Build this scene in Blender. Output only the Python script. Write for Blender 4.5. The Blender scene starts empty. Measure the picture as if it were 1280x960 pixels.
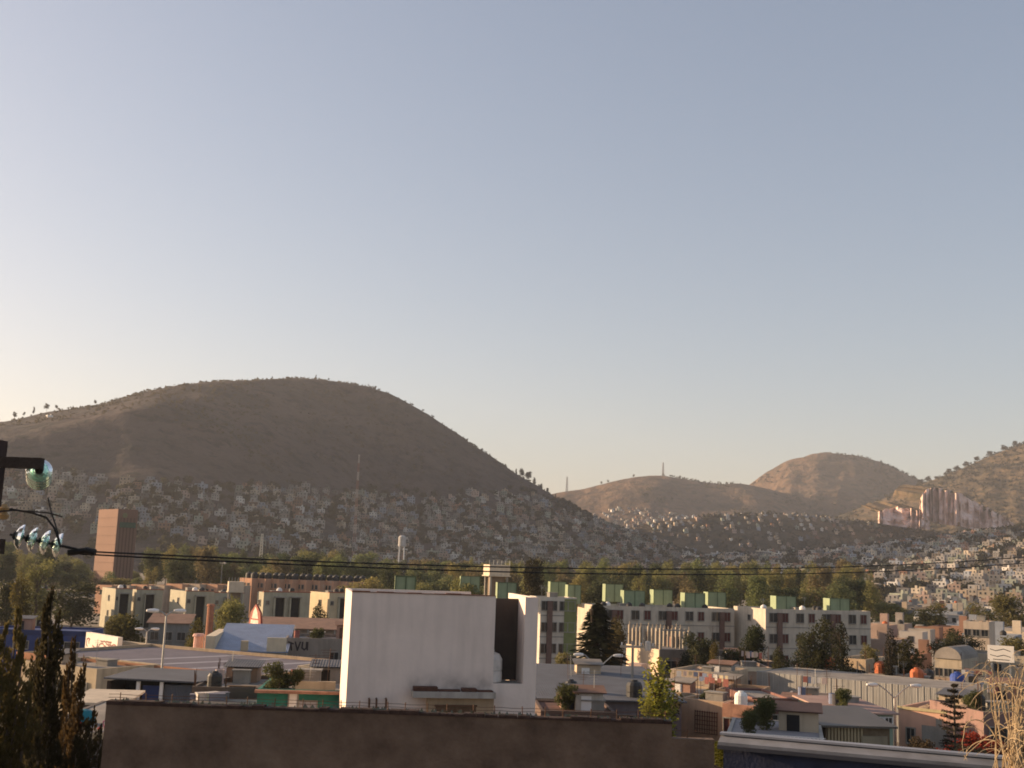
import bpy, math, random
from mathutils import Vector, Matrix, noise
R = math.radians
rnd = random.Random(7)
col = bpy.context.scene.collection
scn = bpy.context.scene

# ------------------------------------------------------------------ camera
H0, FP, HOR, ROLL = 14.0, 1400.0, 705.0, R(2.0)
PITCH = math.atan((HOR-480)/FP*math.cos(ROLL))
_F = Vector((0, math.cos(PITCH), math.sin(PITCH)))
_Z = Vector((0, -math.sin(PITCH), math.cos(PITCH)))
_X = Vector((1, 0, 0))
_R = _X*math.cos(ROLL) + _Z*math.sin(ROLL)
_U = -_X*math.sin(ROLL) + _Z*math.cos(ROLL)
CAM = Vector((0, 0, H0))
def ray(px, py):
    d = _F + _R*((px-640)/FP) + _U*((480-py)/FP)
    return d/d.y
def at(px, py, Y): return CAM + ray(px, py)*Y
def proj(p):
    d = Vector(p)-CAM
    f = d.dot(_F)
    if f < 1: return (-9999, 0)
    return (640+d.dot(_R)/f*FP, 480-d.dot(_U)/f*FP)

cam = bpy.data.cameras.new('camera'); co = bpy.data.objects.new('camera', cam); col.objects.link(co)
cam.sensor_width = 36; cam.lens = 36*FP/1280; cam.clip_end = 20000; cam.clip_start = .1
m = Matrix((_R, _U, -_F)).transposed().to_4x4(); m.translation = CAM
co.matrix_world = m; scn.camera = co

# ------------------------------------------------------------------ light
SA, SE = R(18), R(11.8)          # sun: azimuth ahead of due left, elevation
S = Vector((-math.cos(SA)*math.cos(SE), math.sin(SA)*math.cos(SE), math.sin(SE)))
w = bpy.data.worlds.new('World'); scn.world = w; w.use_nodes = True
nt = w.node_tree; bg = nt.nodes['Background']
sky = nt.nodes.new('ShaderNodeTexSky'); sky.sky_type = 'NISHITA'; sky.sun_disc = False
sky.sun_elevation = SE; sky.sun_rotation = -math.atan2(math.cos(SA), math.sin(SA))
sky.altitude = 0; sky.air_density = 1.0; sky.dust_density = 1.7; sky.ozone_density = 1.3
gm_ = nt.nodes.new('ShaderNodeGamma'); gm_.inputs[1].default_value = .72
tn = nt.nodes.new('ShaderNodeMix'); tn.data_type = 'RGBA'; tn.blend_type = 'MULTIPLY'; tn.inputs[0].default_value = 1; tn.inputs[7].default_value = (1.05, .955, .96, 1)
nt.links.new(sky.outputs[0], gm_.inputs[0]); nt.links.new(gm_.outputs[0], tn.inputs[6]); nt.links.new(tn.outputs[2], bg.inputs[0]); bg.inputs[1].default_value = .119
sl = bpy.data.lights.new('sun', 'SUN'); sl.energy = 5.0; sl.angle = R(.5); sl.color = (1, .7, .42)
so = bpy.data.objects.new('sun', sl); col.objects.link(so)
so.rotation_euler = S.to_track_quat('Z', 'Y').to_euler()
scn.view_settings.view_transform = 'Standard'; scn.view_settings.look = 'None'
scn.view_settings.gamma = 1; scn.view_settings.exposure = 1.2
scn.render.engine = 'CYCLES'
scn.cycles.pixel_filter_type = 'BLACKMAN_HARRIS'; scn.cycles.filter_width = 1.8
scn.cycles.max_bounces = 6; scn.cycles.volume_bounces = 0

# ------------------------------------------------------------------ materials
MC = {}
def mat(name, c, rough=.85, var=.25, scale=.6, metal=0, bump=.0, c2=None, tint=False, spec=.3, dirt=0):
    if name in MC: return MC[name]
    M = bpy.data.materials.new(name); M.use_nodes = True; t = M.node_tree; b = t.nodes['Principled BSDF']
    b.inputs['Roughness'].default_value = rough; b.inputs['Metallic'].default_value = metal
    b.inputs['Specular IOR Level'].default_value = spec
    g = t.nodes.new('ShaderNodeNewGeometry')
    n = t.nodes.new('ShaderNodeTexNoise'); n.inputs['Scale'].default_value = scale; n.inputs['Detail'].default_value = 6
    n.inputs['Roughness'].default_value = .65
    t.links.new(g.outputs['Position'], n.inputs['Vector'])
    r = t.nodes.new('ShaderNodeValToRGB'); r.color_ramp.elements[0].position = .32; r.color_ramp.elements[1].position = .68
    c2 = c2 or tuple(x*(1-var) for x in c)
    r.color_ramp.elements[0].color = (*c2, 1); r.color_ramp.elements[1].color = (*[min(1, x*(1+var*.4)) for x in c], 1)
    t.links.new(n.outputs['Fac'], r.inputs['Fac']); out = r.outputs['Color']
    if tint:      # the colour belongs to the object (house paint, leaf colour)
        oi = t.nodes.new('ShaderNodeObjectInfo'); mx = t.nodes.new('ShaderNodeMix'); mx.data_type = 'RGBA'; mx.blend_type = 'MULTIPLY'
        mx.inputs[0].default_value = 1; t.links.new(out, mx.inputs[6]); t.links.new(oi.outputs['Color'], mx.inputs[7]); out = mx.outputs[2]
    if dirt:      # vertical streaks of weathering
        mp = t.nodes.new('ShaderNodeMapping'); mp.inputs['Scale'].default_value = (2.2, 2.2, .22)
        t.links.new(g.outputs['Position'], mp.inputs['Vector'])
        n2 = t.nodes.new('ShaderNodeTexNoise'); n2.inputs['Scale'].default_value = 1.1; n2.inputs['Detail'].default_value = 5
        t.links.new(mp.outputs[0], n2.inputs['Vector'])
        mr = t.nodes.new('ShaderNodeMapRange'); mr.inputs[1].default_value = .45; mr.inputs[2].default_value = .75
        mr.inputs[3].default_value = 0; mr.inputs[4].default_value = dirt
        t.links.new(n2.outputs['Fac'], mr.inputs[0])
        mx = t.nodes.new('ShaderNodeMix'); mx.data_type = 'RGBA'
        t.links.new(mr.outputs[0], mx.inputs[0]); t.links.new(out, mx.inputs[6]); mx.inputs[7].default_value = (.09, .075, .06, 1); out = mx.outputs[2]
    t.links.new(out, b.inputs['Base Color'])
    if bump:
        bp = t.nodes.new('ShaderNodeBump'); bp.inputs['Strength'].default_value = bump; bp.inputs['Distance'].default_value = .05
        n3 = t.nodes.new('ShaderNodeTexNoise'); n3.inputs['Scale'].default_value = scale*12; n3.inputs['Detail'].default_value = 4
        t.links.new(g.outputs['Position'], n3.inputs['Vector'])
        t.links.new(n3.outputs['Fac'], bp.inputs['Height']); t.links.new(bp.outputs[0], b.inputs['Normal'])
    MC[name] = M
    return M
def paint(r, g, b, dirt=.35):
    return mat('plaster_%d_%d_%d' % (r*100, g*100, b*100), (r, g, b), .9, .15, .8, bump=.2, dirt=dirt)
GLASS = mat('window_glass', (.03, .035, .04), .15, .5, 2, spec=.5)
DARK = mat('opening_shade', (.02, .02, .022), .9, .3, 2)  # near-black colour stands in for the shade inside openings
REDDARK = mat('dark_red_window', (.09, .025, .022), .6, .3, 2)
CONC = mat('concrete', (.3, .28, .25), .9, .3, .5, bump=.3, dirt=.3)
ROOFC = mat('roof_concrete', (.27, .24, .21), .95, .4, .35, bump=.3)
ROOFB = mat('roof_brown', (.23, .13, .09), .9, .3, .4)
WHITEM = mat('white_paint', (.75, .73, .7), .6, .1, 1)
STEEL = mat('galvanised_steel', (.38, .38, .37), .45, .2, 2, metal=.6)
RUST = mat('rusty_steel', (.12, .06, .035), .8, .4, 5)
WOOD = mat('dark_wood', (.05, .035, .028), .85, .4, 3, bump=.5)
BLACKP = mat('black_plastic', (.02, .02, .02), .5, .2, 2)
GREENP = mat('pale_green_panel', (.25, .31, .19), .75, .15, .6, dirt=.25)
TRUNK = mat('bark', (.1, .075, .055), .95, .4, 4)
SKYBLUE = mat('blue_paint', (.02, .045, .17), .6, .25, .7, dirt=.2)
LEAF = {}
def leaf(name, c):
    if name in LEAF: return LEAF[name]
    M = mat('leaf_'+name, c, .75, .5, .45, tint=True, spec=.15)
    t = M.node_tree; b = t.nodes['Principled BSDF']
    tr = t.nodes.new('ShaderNodeBsdfTranslucent'); mx = t.nodes.new('ShaderNodeMixShader'); mx.inputs[0].default_value = .45
    lk = b.inputs['Base Color'].links[0].from_socket
    t.links.new(lk, tr.inputs[0]); o = t.nodes['Material Output']
    t.links.new(b.outputs[0], mx.inputs[1]); t.links.new(tr.outputs[0], mx.inputs[2]); t.links.new(mx.outputs[0], o.inputs[0])
    LEAF[name] = M; return M
def corrugated(name, c, pitch, axis='X', rough=.5):
    if name in MC: return MC[name]
    M = mat(name, c, rough, .2, .5, metal=.25, dirt=.25); t = M.node_tree; b = t.nodes['Principled BSDF']
    tc = t.nodes.new('ShaderNodeTexCoord'); wv = t.nodes.new('ShaderNodeTexWave'); wv.bands_direction = axis
    wv.inputs['Scale'].default_value = pitch*1.6; t.links.new(tc.outputs['Object'], wv.inputs['Vector'])
    bp = t.nodes.new('ShaderNodeBump'); bp.inputs['Distance'].default_value = .03; bp.inputs['Strength'].default_value = .5
    t.links.new(wv.outputs['Fac'], bp.inputs['Height']); t.links.new(bp.outputs[0], b.inputs['Normal']); return M

# ------------------------------------------------------------------ mesh builder
class MB:
    def __init__(s): s.v = []; s.f = []; s.m = []; s.c = []; s.col = None
    def face(s, pts, m=0):
        n = len(s.v); s.v += [tuple(p) for p in pts]; s.f.append(tuple(range(n, n+len(pts)))); s.m.append(m); s.c.append(s.col)
    def box(s, x0, x1, y0, y1, z0, z1, m=0, skip=''):
        a = [(x0,y0,z0),(x1,y0,z0),(x1,y1,z0),(x0,y1,z0),(x0,y0,z1),(x1,y0,z1),(x1,y1,z1),(x0,y1,z1)]
        for k, q in (('b',(3,2,1,0)),('t',(4,5,6,7)),('f',(0,1,5,4)),('r',(1,2,6,5)),('k',(2,3,7,6)),('l',(3,0,4,7))):
            if k in skip: continue
            s.face([a[i] for i in q], m)
        return s
    def tube(s, p, q, r0, r1=None, n=8, m=0, cap=True):
        p = Vector(p); q = Vector(q); r1 = r0 if r1 is None else r1
        d = (q-p).normalized(); a = d.orthogonal().normalized(); b = d.cross(a)
        A = [p+(a*math.cos(t)+b*math.sin(t))*r0 for t in [2*math.pi*i/n for i in range(n)]]
        B = [q+(a*math.cos(t)+b*math.sin(t))*r1 for t in [2*math.pi*i/n for i in range(n)]]
        for i in range(n): s.face((A[i], A[(i+1)%n], B[(i+1)%n], B[i]), m)
        if cap: s.face(A[::-1], m); s.face(B, m)
        return s
    def path(s, pts, r, n=6, m=0, r1=None):
        for i in range(len(pts)-1):
            ra = r if r1 is None else r+(r1-r)*i/(len(pts)-1); rb = r if r1 is None else r+(r1-r)*(i+1)/(len(pts)-1)
            s.tube(pts[i], pts[i+1], ra, rb, n, m, cap=(i in (0, len(pts)-2)))
        return s
    def lathe(s, prof, n=14, m=0, M=None):
        rings = []
        for (r, z) in prof:
            rings.append([Vector((r*math.cos(2*math.pi*i/n), r*math.sin(2*math.pi*i/n), z)) for i in range(n)])
        if M: rings = [[M @ p for p in g] for g in rings]
        for a, b in zip(rings, rings[1:]):
            for i in range(n): s.face((a[i], a[(i+1)%n], b[(i+1)%n], b[i]), m)
        return s
    def build(s, name, mats, parent=None, smooth=False, color=None):
        me = bpy.data.meshes.new(name); me.from_pydata(s.v, [], s.f)
        if not isinstance(mats, (list, tuple)): mats = [mats]
        for k in mats: me.materials.append(k)
        me.polygons.foreach_set('material_index', s.m)
        if smooth: me.polygons.foreach_set('use_smooth', [True]*len(s.f))
        if any(c is not None for c in s.c):
            ca = me.color_attributes.new('paint', 'FLOAT_COLOR', 'CORNER'); buf = []
            for f, c in zip(s.f, s.c): buf += list((*(c or (1,1,1)), 1))*len(f)
            ca.data.foreach_set('color', buf)
        me.update()
        o = bpy.data.objects.new(name, me); col.objects.link(o); o.parent = parent
        if color: o.color = (*color, 1)
        return o
def tag(o, label, cat, group=None):
    o['label'] = label; o['category'] = cat
    if group: o['group'] = group
    return o
def empty(name, loc, rz=0, label=None, cat=None, group=None):
    o = bpy.data.objects.new(name, None); col.objects.link(o); o.location = loc; o.rotation_euler = (0, 0, rz)
    if label: tag(o, label, cat, group)
    return o
KIDS = {}
def copy_tree(o, parent=None, loc=None):
    c = o.copy(); col.objects.link(c); c.parent = parent
    for ch in [x for x in ALLCH.get(o.name, [])]: copy_tree(ch, c)
    return c
ALLCH = {}
def index_children():
    ALLCH.clear()
    for o in bpy.data.objects:
        if o.parent: ALLCH.setdefault(o.parent.name, []).append(o)
def structure(o): o['kind'] = 'structure'; return o
def stuff(o, label, cat): tag(o, label, cat); o['kind'] = 'stuff'; return o

# ------------------------------------------------------------------ terrain
def interp(tab, x):
    if x <= tab[0][0]: return tab[0][1]
    for (a, b), (c, d) in zip(tab, tab[1:]):
        if x <= c: return b+(d-b)*(x-a)/(c-a)
    return tab[-1][1]
def smooth_tab(tab, n=6):     # Catmull-Rom resample
    out = []
    P = [tab[0]]+list(tab)+[tab[-1]]
    for i in range(1, len(P)-2):
        for k in range(n):
            t = k/n; r = []
            for j in (0, 1):
                p0, p1, p2, p3 = P[i-1][j], P[i][j], P[i+1][j], P[i+2][j]
                r.append(.5*((2*p1)+(-p0+p2)*t+(2*p0-5*p1+4*p2-p3)*t*t+(-p0+3*p1-3*p2+p3)*t**3))
            out.append(tuple(r))
    out.append(tab[-1]); return out
class Hill:
    left = None
    def __init__(s, sil, Yc, Yb, prof, seed, rough=.03, back=900, freq=.006):
        us = []
        for (px, py) in smooth_tab(sil):
            d = ray(px, py); us.append((d.x, d.z))
        s.sil = sorted(us); s.Yc, s.Yb, s.prof, s.seed, s.rough, s.back, s.freq = Yc, Yb, smooth_tab(prof), seed, rough, back, freq
        s.u0, s.u1 = s.sil[0][0], s.sil[-1][0]
    def z(s, X, Y):
        u = X/Y
        if u < s.u0 or u > s.u1: return -6
        Yc = interp(s.Yc, u) if isinstance(s.Yc, list) else s.Yc
        zc = max(-3, H0+interp(s.sil, u)*Yc)
        if Y <= Yc:
            t = (Y-s.Yb)/(Yc-s.Yb)
            if t < 0: return -6
            f = interp(s.prof, t)
            if s.left: k = min(1, max(0, (-.12-u)/.2)); f = f*(1-k)+interp(s.left, t)*k
        else:
            t = (Y-Yc)/s.back; f = max(0, 1-t*t*.6-.4*t)
        n = 0
        if zc > 5:
            p = Vector((X*s.freq, Y*s.freq, s.seed))
            n = noise.fractal(p, 1.0, 2.1, 5) * s.rough * zc * min(1, max(0, f*2)) * (.35 if abs(Y-Yc) < 60 else 1)
            n += abs(noise.noise(Vector((u*55, s.seed, Y*.0012))))*-s.rough*zc*.8*math.sin(math.pi*min(1, max(0, f)))
        return zc*f-2+n+2*min(1, f*3)
    def build(s, mats, nu=200, nv=150):
        b = []; V = []; F = []
        ys = [s.Yb+(s.Ymax()-s.Yb)*j/nv for j in range(nv+1)]
        for i in range(nu+1):
            u = s.u0+(s.u1-s.u0)*i/nu; u = min(max(u, s.u0+1e-6), s.u1-1e-6)
            for y in ys: V.append((u*y, y, s.z(u*y, y)))
        for i in range(nu):
            for j in range(nv):
                a = i*(nv+1)+j; F.append((a, a+nv+1, a+nv+2, a+1))
        me = bpy.data.meshes.new('hill'); me.from_pydata(V, [], F); me.materials.append(mats)
        me.polygons.foreach_set('use_smooth', [True]*len(F)); me.update()
        o = bpy.data.objects.new('hill', me); col.objects.link(o); structure(o); return o
    def Ymax(s):
        yc = max(v for _, v in s.Yc) if isinstance(s.Yc, list) else s.Yc
        return yc+s.back
def hillmat(name, c1, c2, c3, sc):
    M = bpy.data.materials.new(name); M.use_nodes = True; t = M.node_tree; b = t.nodes['Principled BSDF']
    b.inputs['Roughness'].default_value = 1; b.inputs['Specular IOR Level'].default_value = .1
    g = t.nodes.new('ShaderNodeNewGeometry')
    def nz(scale, det, p0, p1, stretch=1):
        mp = t.nodes.new('ShaderNodeMapping'); mp.inputs['Scale'].default_value = (1, 1, stretch)
        t.links.new(g.outputs['Position'], mp.inputs['Vector'])
        n = t.nodes.new('ShaderNodeTexNoise'); n.inputs['Scale'].default_value = scale; n.inputs['Detail'].default_value = det; n.inputs['Roughness'].default_value = .62
        t.links.new(mp.outputs[0], n.inputs['Vector'])
        r = t.nodes.new('ShaderNodeMapRange'); r.inputs[1].default_value = p0; r.inputs[2].default_value = p1
        t.links.new(n.outputs['Fac'], r.inputs[0]); return r.outputs[0]
    def mix(f, a, bb):
        m = t.nodes.new('ShaderNodeMix'); m.data_type = 'RGBA'; t.links.new(f, m.inputs[0])
        for k, x in ((6, a), (7, bb)):
            if isinstance(x, tuple): m.inputs[k].default_value = (*x, 1)
            else: t.links.new(x, m.inputs[k])
        return m.outputs[2]
    o = mix(nz(.009*sc, 8, .42, .6, 3), c1, c2)
    o = mix(nz(.06*sc, 6, .5, .66), o, c3)
    t.links.new(o, b.inputs['Base Color'])
    bp = t.nodes.new('ShaderNodeBump'); bp.inputs['Distance'].default_value = 9; bp.inputs['Strength'].default_value = .8
    t.links.new(nz(.05*sc, 6, .2, .8), bp.inputs['Height']); t.links.new(bp.outputs[0], b.inputs['Normal'])
    return M
HM1 = hillmat('dry_scrub_hill', (.075, .056, .053), (.048, .042, .042), (.026, .025, .025), 1)
HM2 = hillmat('dry_grass_hill', (.15, .098, .066), (.095, .068, .048), (.05, .042, .03), .7)
HM3 = hillmat('shrubby_hill', (.15, .105, .062), (.08, .064, .042), (.042, .04, .026), .8)
HM4 = hillmat('dusty_slope', (.16, .125, .095), (.1, .085, .065), (.06, .055, .04), 1.5)

P1 = [(0,0),(.15,.035),(.35,.11),(.62,.35),(.76,.65),(.89,.93),(.95,.98),(1,1)]
PG = [(0,0),(.15,.06),(.4,.3),(.7,.68),(.9,.94),(1,1)]
PL = [(0,0),(.1,.05),(.5,.42),(.8,.8),(1,1)]
hillA = Hill([(-1700,500),(-1200,470),(-700,480),(-300,512),(-100,524),(0,527),(60,515),(125,505),(180,490),(240,480),(320,474),(390,474),(450,484),(485,498),(530,520),(570,545),(610,570),(650,597),(690,620),(740,648),(790,668),(850,688),(900,703),(960,716)], [(-1.5,760),(-.95,900),(-.65,1030),(-.45,1150),(-.3,1330),(-.17,1460),(0,1480),(.4,1480)], 720, P1, 3.1, .048)  # unseen left ridge is raised and brought nearer to shade the slope
hillB = Hill([(560,670),(640,632),(690,618),(730,611),(760,604),(800,596),(830,594),(860,599),(900,604),(940,606),(1000,625),(1060,655),(1100,690)], 2700, 1900, PG, 8.2, .05)
hillC = Hill([(820,690),(860,655),(900,628),(940,603),(980,578),(1010,570),(1040,567),(1080,571),(1110,582),(1150,599),(1200,625),(1280,665)], 3000, 2050, PG, 5.7, .05)
hillD = Hill([(960,690),(1000,662),(1060,640),(1100,624),(1150,605),(1190,590),(1230,573),(1280,553),(1360,530),(1500,500),(1800,520),(2100,640)], 2300, 1500, PG, 12.4, .05)
hillE = Hill([(740,690),(780,662),(820,652),(880,646),(940,643),(1000,644),(1060,650),(1110,655),(1180,668),(1280,690),(1400,720)], 1760, 1560, PG, 2.2, .04, 250)
hillF = Hill([(780,712),(840,703),(900,696),(980,691),(1050,686),(1120,679),(1200,669),(1280,656),(1450,620),(1700,580),(2000,640)], 1350, 500, PL, 9.3, .04, 500)
hillA.left = smooth_tab([(0,0),(.12,.12),(.4,.45),(.56,.72),(.62,.78),(.8,.89),(1,1)])
HILLS = [hillA, hillB, hillC, hillD, hillE, hillF]
for h, mt in zip(HILLS, (HM1, HM2, HM2, HM3, HM3, HM4)): h.build(mt)
def gz(X, Y): return max([0]+[h.z(X, Y) for h in HILLS])

g = MB(); g.face([(-6400,-300,0),(6400,-300,0),(6400,6400,0),(-6400,6400,0)])
structure(g.build('ground', mat('dusty_ground', (.2, .165, .125), 1, .4, .08, bump=.3)))
road = MB(); road.face([(-150,112,.004),(120,152,.004),(118.5,160,.004),(-151.5,120,.004)])
structure(road.build('road', mat('asphalt', (.05, .05, .05), .9, .3, .5)))
mk = MB()
for i in range(60):
    t0 = i/60; a = Vector((-151+270*t0, 116+40*t0, .008)); d = Vector((270, 40, 0)).normalized(); n_ = Vector((-d.y, d.x, 0))*.07
    mk.face([a-n_, a+d*2-n_, a+d*2+n_, a+n_])
structure(mk.build('road_marking', WHITEM))
pv = MB()
for s_ in (0, 1):
    o_ = Vector((0, 0, 0)) if s_ == 0 else Vector((-1.9, 9.6, 0))
    A_ = [Vector((-150,110.3,0))+o_, Vector((120,150.3,0))+o_, Vector((119.8,152-.05,0))+o_, Vector((-150.2,112-.05,0))+o_]
    T_ = [p+Vector((0,0,.13)) for p in A_]
    pv.face(T_); 
    for i in range(4): pv.face([A_[i], A_[(i+1)%4], T_[(i+1)%4], T_[i]])
structure(pv.build('pavement', CONC))

# cliff of pink quarried rock on the right hill
def cliff(top, bot, Y, seed, n=90, dep=120, label='hill'):
    rr = random.Random(seed); b = MB(); prev = None; T = []; ph = 0
    k = 0
    tp, bt = smooth_tab(top), smooth_tab(bot)
    x0, x1 = top[0][0], top[-1][0]; x = x0
    pts = []
    while x < x1:
        pts.append((x, rr.uniform(-1, 1))); x += rr.choice([.6, .9, 1.4, 2.2, 3.6, 5.0])
    pts.append((x1, 0)); pts.append((x1+.5, 3)) ; pts = [(x0-.5, 3)]+pts
    cols = []
    for i, (x, o_) in enumerate(pts):
        Yy = Y + o_*13 + 14*math.sin(x*.13)
        yt_ = interp(tp, x)+rr.uniform(-1.6, 1.6); yb_ = interp(bt, x)
        P = []
        for j in range(9):
            f = j/8; P.append(at(x+(rr.uniform(-.25,.25) if 0 < j < 8 else 0), yb_+6+(yt_-yb_-6)*f, Yy+f*26+16*noise.noise(Vector((x*.35, f*3.1, seed)))+(9 if f > .45+.25*noise.noise(Vector((x*.09, 1, seed))) else 0)+rr.uniform(-3, 3)))
        P.append(at(x, yt_, Yy+30)+Vector((0, dep, 13)))
        cols.append(P)
    for a, c in zip(cols, cols[1:]):
        for j in range(9): b.face((a[j], c[j], c[j+1], a[j+1]), 1 if j == 8 else 0)
    o = b.build('cliff', [mat('pink_rock', (.72, .52, .44), .95, .5, .07, c2=(.42, .28, .22), bump=0), HM3]); structure(o); return o
cliff([(1150,626),(1157,612),(1175,611),(1200,617),(1225,631),(1245,640),(1268,655)], [(1150,640),(1170,648),(1200,652),(1235,660),(1268,663)], 1660, 4)
cliff([(1098,641),(1110,636),(1130,634),(1150,638),(1162,642)], [(1098,648),(1130,653),(1162,656)], 1640, 9, dep=80)

# ------------------------------------------------------------------ trees
def leaves(lobes, n, size, seed, droop=0):
    rr = random.Random(seed); b = MB(); vol = [l[3]*l[4]*l[5] for l in lobes]; tot = sum(vol)
    for l, v in zip(lobes, vol):
        k = int(n*v/tot)
        for _ in range(k):
            d = Vector((rr.gauss(0,1), rr.gauss(0,1), rr.gauss(0,1))).normalized()
            r = rr.random()**.45
            r *= 1+.28*noise.noise(Vector((d.x*2.3+seed, d.y*2.3+l[0], d.z*2.3+l[2]*3)))
            p = Vector((l[0]+d.x*l[3]*r, l[1]+d.y*l[4]*r, l[2]+d.z*l[5]*r))
            a = Vector((rr.uniform(-1,1), rr.uniform(-1,1), rr.uniform(-.5,.5))).normalized()
            c = a.cross(Vector((rr.uniform(-1,1), rr.uniform(-1,1), rr.uniform(-1,1)))).normalized()
            s1 = size*rr.uniform(.6, 1.4); s2 = s1*rr.uniform(.5, .9)
            b.face((p-a*s1, p-c*s2*.6, p+a*s1, p+c*s2))
    return b
def crown_lobes(seed, kind):
    rr = random.Random(seed); L = []
    if kind == 'round':      # unit height 1
        L.append((0, 0, .6, .27, .27, .3))
        for i in range(9):
            a = rr.uniform(0, 6.28); r = rr.uniform(.12, .3); z = rr.uniform(.35, .88); s_ = rr.uniform(.1, .19)
            L.append((r*math.cos(a)*(1.25-z*.6), r*math.sin(a)*(1.25-z*.6), z, s_, s_, s_*.8))
    if kind == 'tall':
        for i in range(11):
            a = rr.uniform(0, 6.28); z = .25+.7*i/11; r = rr.uniform(.03, .14); s_ = rr.uniform(.1, .16)*(1.15-z*.5)
            L.append((r*math.cos(a), r*math.sin(a), z, s_, s_, s_*1.25))
    if kind == 'shrub':
        for i in range(10):
            a = rr.uniform(0, 6.28); r = rr.uniform(0, .5); z = rr.uniform(.2, .75)-r*.3; s_ = rr.uniform(.16, .28)
            L.append((r*math.cos(a), r*math.sin(a), z, s_*1.2, s_*1.2, s_))
    if kind == 'poplar':
        for i in range(16):
            z = .12+.85*i/16; a = rr.uniform(0, 6.28); r = rr.uniform(0, .07); s_ = .075+.05*math.sin(math.pi*min(1, z*1.05))
            L.append((r*math.cos(a), r*math.sin(a), z, s_*rr.uniform(.7,1.1), s_, s_*1.3))
    return L
def trunk_mb(seed, h, r, spread, nl=6, top=.8):
    rr = random.Random(seed); b = MB(); p = Vector((0, 0, -.02)); pts = [p]
    for i in range(1, 6): pts.append(Vector((rr.uniform(-.012,.012)*i, rr.uniform(-.012,.012)*i, h*i/5)))
    b.path(pts, r, 7, 0, r*.45)
    for i in range(nl):
        a = 6.28*i/nl+rr.uniform(-.4,.4); z = h*rr.uniform(.55, 1.0); q0 = Vector((0, 0, z)); q1 = q0+Vector((math.cos(a)*spread*.5, math.sin(a)*spread*.5, (top-z)*.45)); q2 = q0+Vector((math.cos(a)*spread, math.sin(a)*spread, (top-z)*rr.uniform(.7, .95)))
        b.path([q0, q1, q2], r*.45, 5, 0, r*.12)
    return b
TV = {}
def tree_variant(kind, i):
    key = (kind, i)
    if key in TV: return TV[key]
    sd = i*13+hash_s(kind)
    if kind == 'round': cr = leaves(crown_lobes(sd, 'round'), 3800, .02, sd); tk = trunk_mb(sd, .45, .022, .2)
    elif kind == 'tall': cr = leaves(crown_lobes(sd, 'tall'), 3400, .017, sd); tk = trunk_mb(sd, .7, .018, .1, 8, .9)
    elif kind == 'shrub': cr = leaves(crown_lobes(sd, 'shrub'), 4200, .035, sd); tk = trunk_mb(sd, .3, .025, .35, 7, .7)
    elif kind == 'poplar': cr = leaves(crown_lobes(sd, 'poplar'), 5000, .013, sd); tk = trunk_mb(sd, .85, .014, .05, 12, .95)
    elif kind == 'conifer':
        rr = random.Random(sd); cr = MB()
        nb = 420
        for k in range(nb):
            z = .08+.9*(k/nb); L = .27*(1-z)**.8*rr.uniform(.65, 1.15)+.015; a = rr.uniform(0, 6.28)
            for j in range(16):
                t = rr.uniform(.15, 1); p = Vector((math.cos(a)*L*t, math.sin(a)*L*t, z-.10*t*t*L/.3+.02*rr.uniform(-1,1)))
                d = Vector((math.cos(a+rr.uniform(-.6,.6)), math.sin(a+rr.uniform(-.6,.6)), -.3)).normalized(); c = Vector((-d.y, d.x, rr.uniform(-.4,.4)))
                s_ = .024*rr.uniform(.6, 1.4); cr.face((p-d*s_, p-c*s_*.5, p+d*s_, p+c*s_*.5))
        tk = trunk_mb(sd, .93, .02, .03, 4, .95)
    me_c = cr.build('crown', leaf('green', (1, 1, 1))); me_t = tk.build('trunk', TRUNK)
    a, b = me_c.data, me_t.data
    bpy.data.objects.remove(me_c); bpy.data.objects.remove(me_t)
    TV[key] = (a, b); return TV[key]
def hash_s(s_): return sum(ord(c)*(i+1) for i, c in enumerate(s_)) % 97
FOOT = []
HOSTS = []
def tree(name, loc, h, wscale, kind, var, label, group=None, color=(.085, .08, .03), cat='tree'):
    a, b = tree_variant(kind, var)
    r = empty(name, loc, rnd.uniform(0, 6.28), label, cat, group); r.scale = (h*wscale, h*wscale, h)
    for nm, me in (('crown', a), ('trunk', b)):
        o = bpy.data.objects.new(nm, me); col.objects.link(o); o.parent = r; o.color = (*color, 1)
    return r
def gtree(px, ytop, Y, name, kind, var, wpx, label, group=None, color=(.07,.075,.03), cat='tree', z0=0):
    p = at(px, ytop, Y); h = p.z-z0
    unitw = {'round': .72, 'tall': .42, 'shrub': 1.45, 'poplar': .27, 'conifer': .52}[kind]
    ws = (wpx/FP*Y)/(h*unitw)
    return tree(name, (p.x, Y, z0), h, ws, kind, var, label, group, color, cat)

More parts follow.
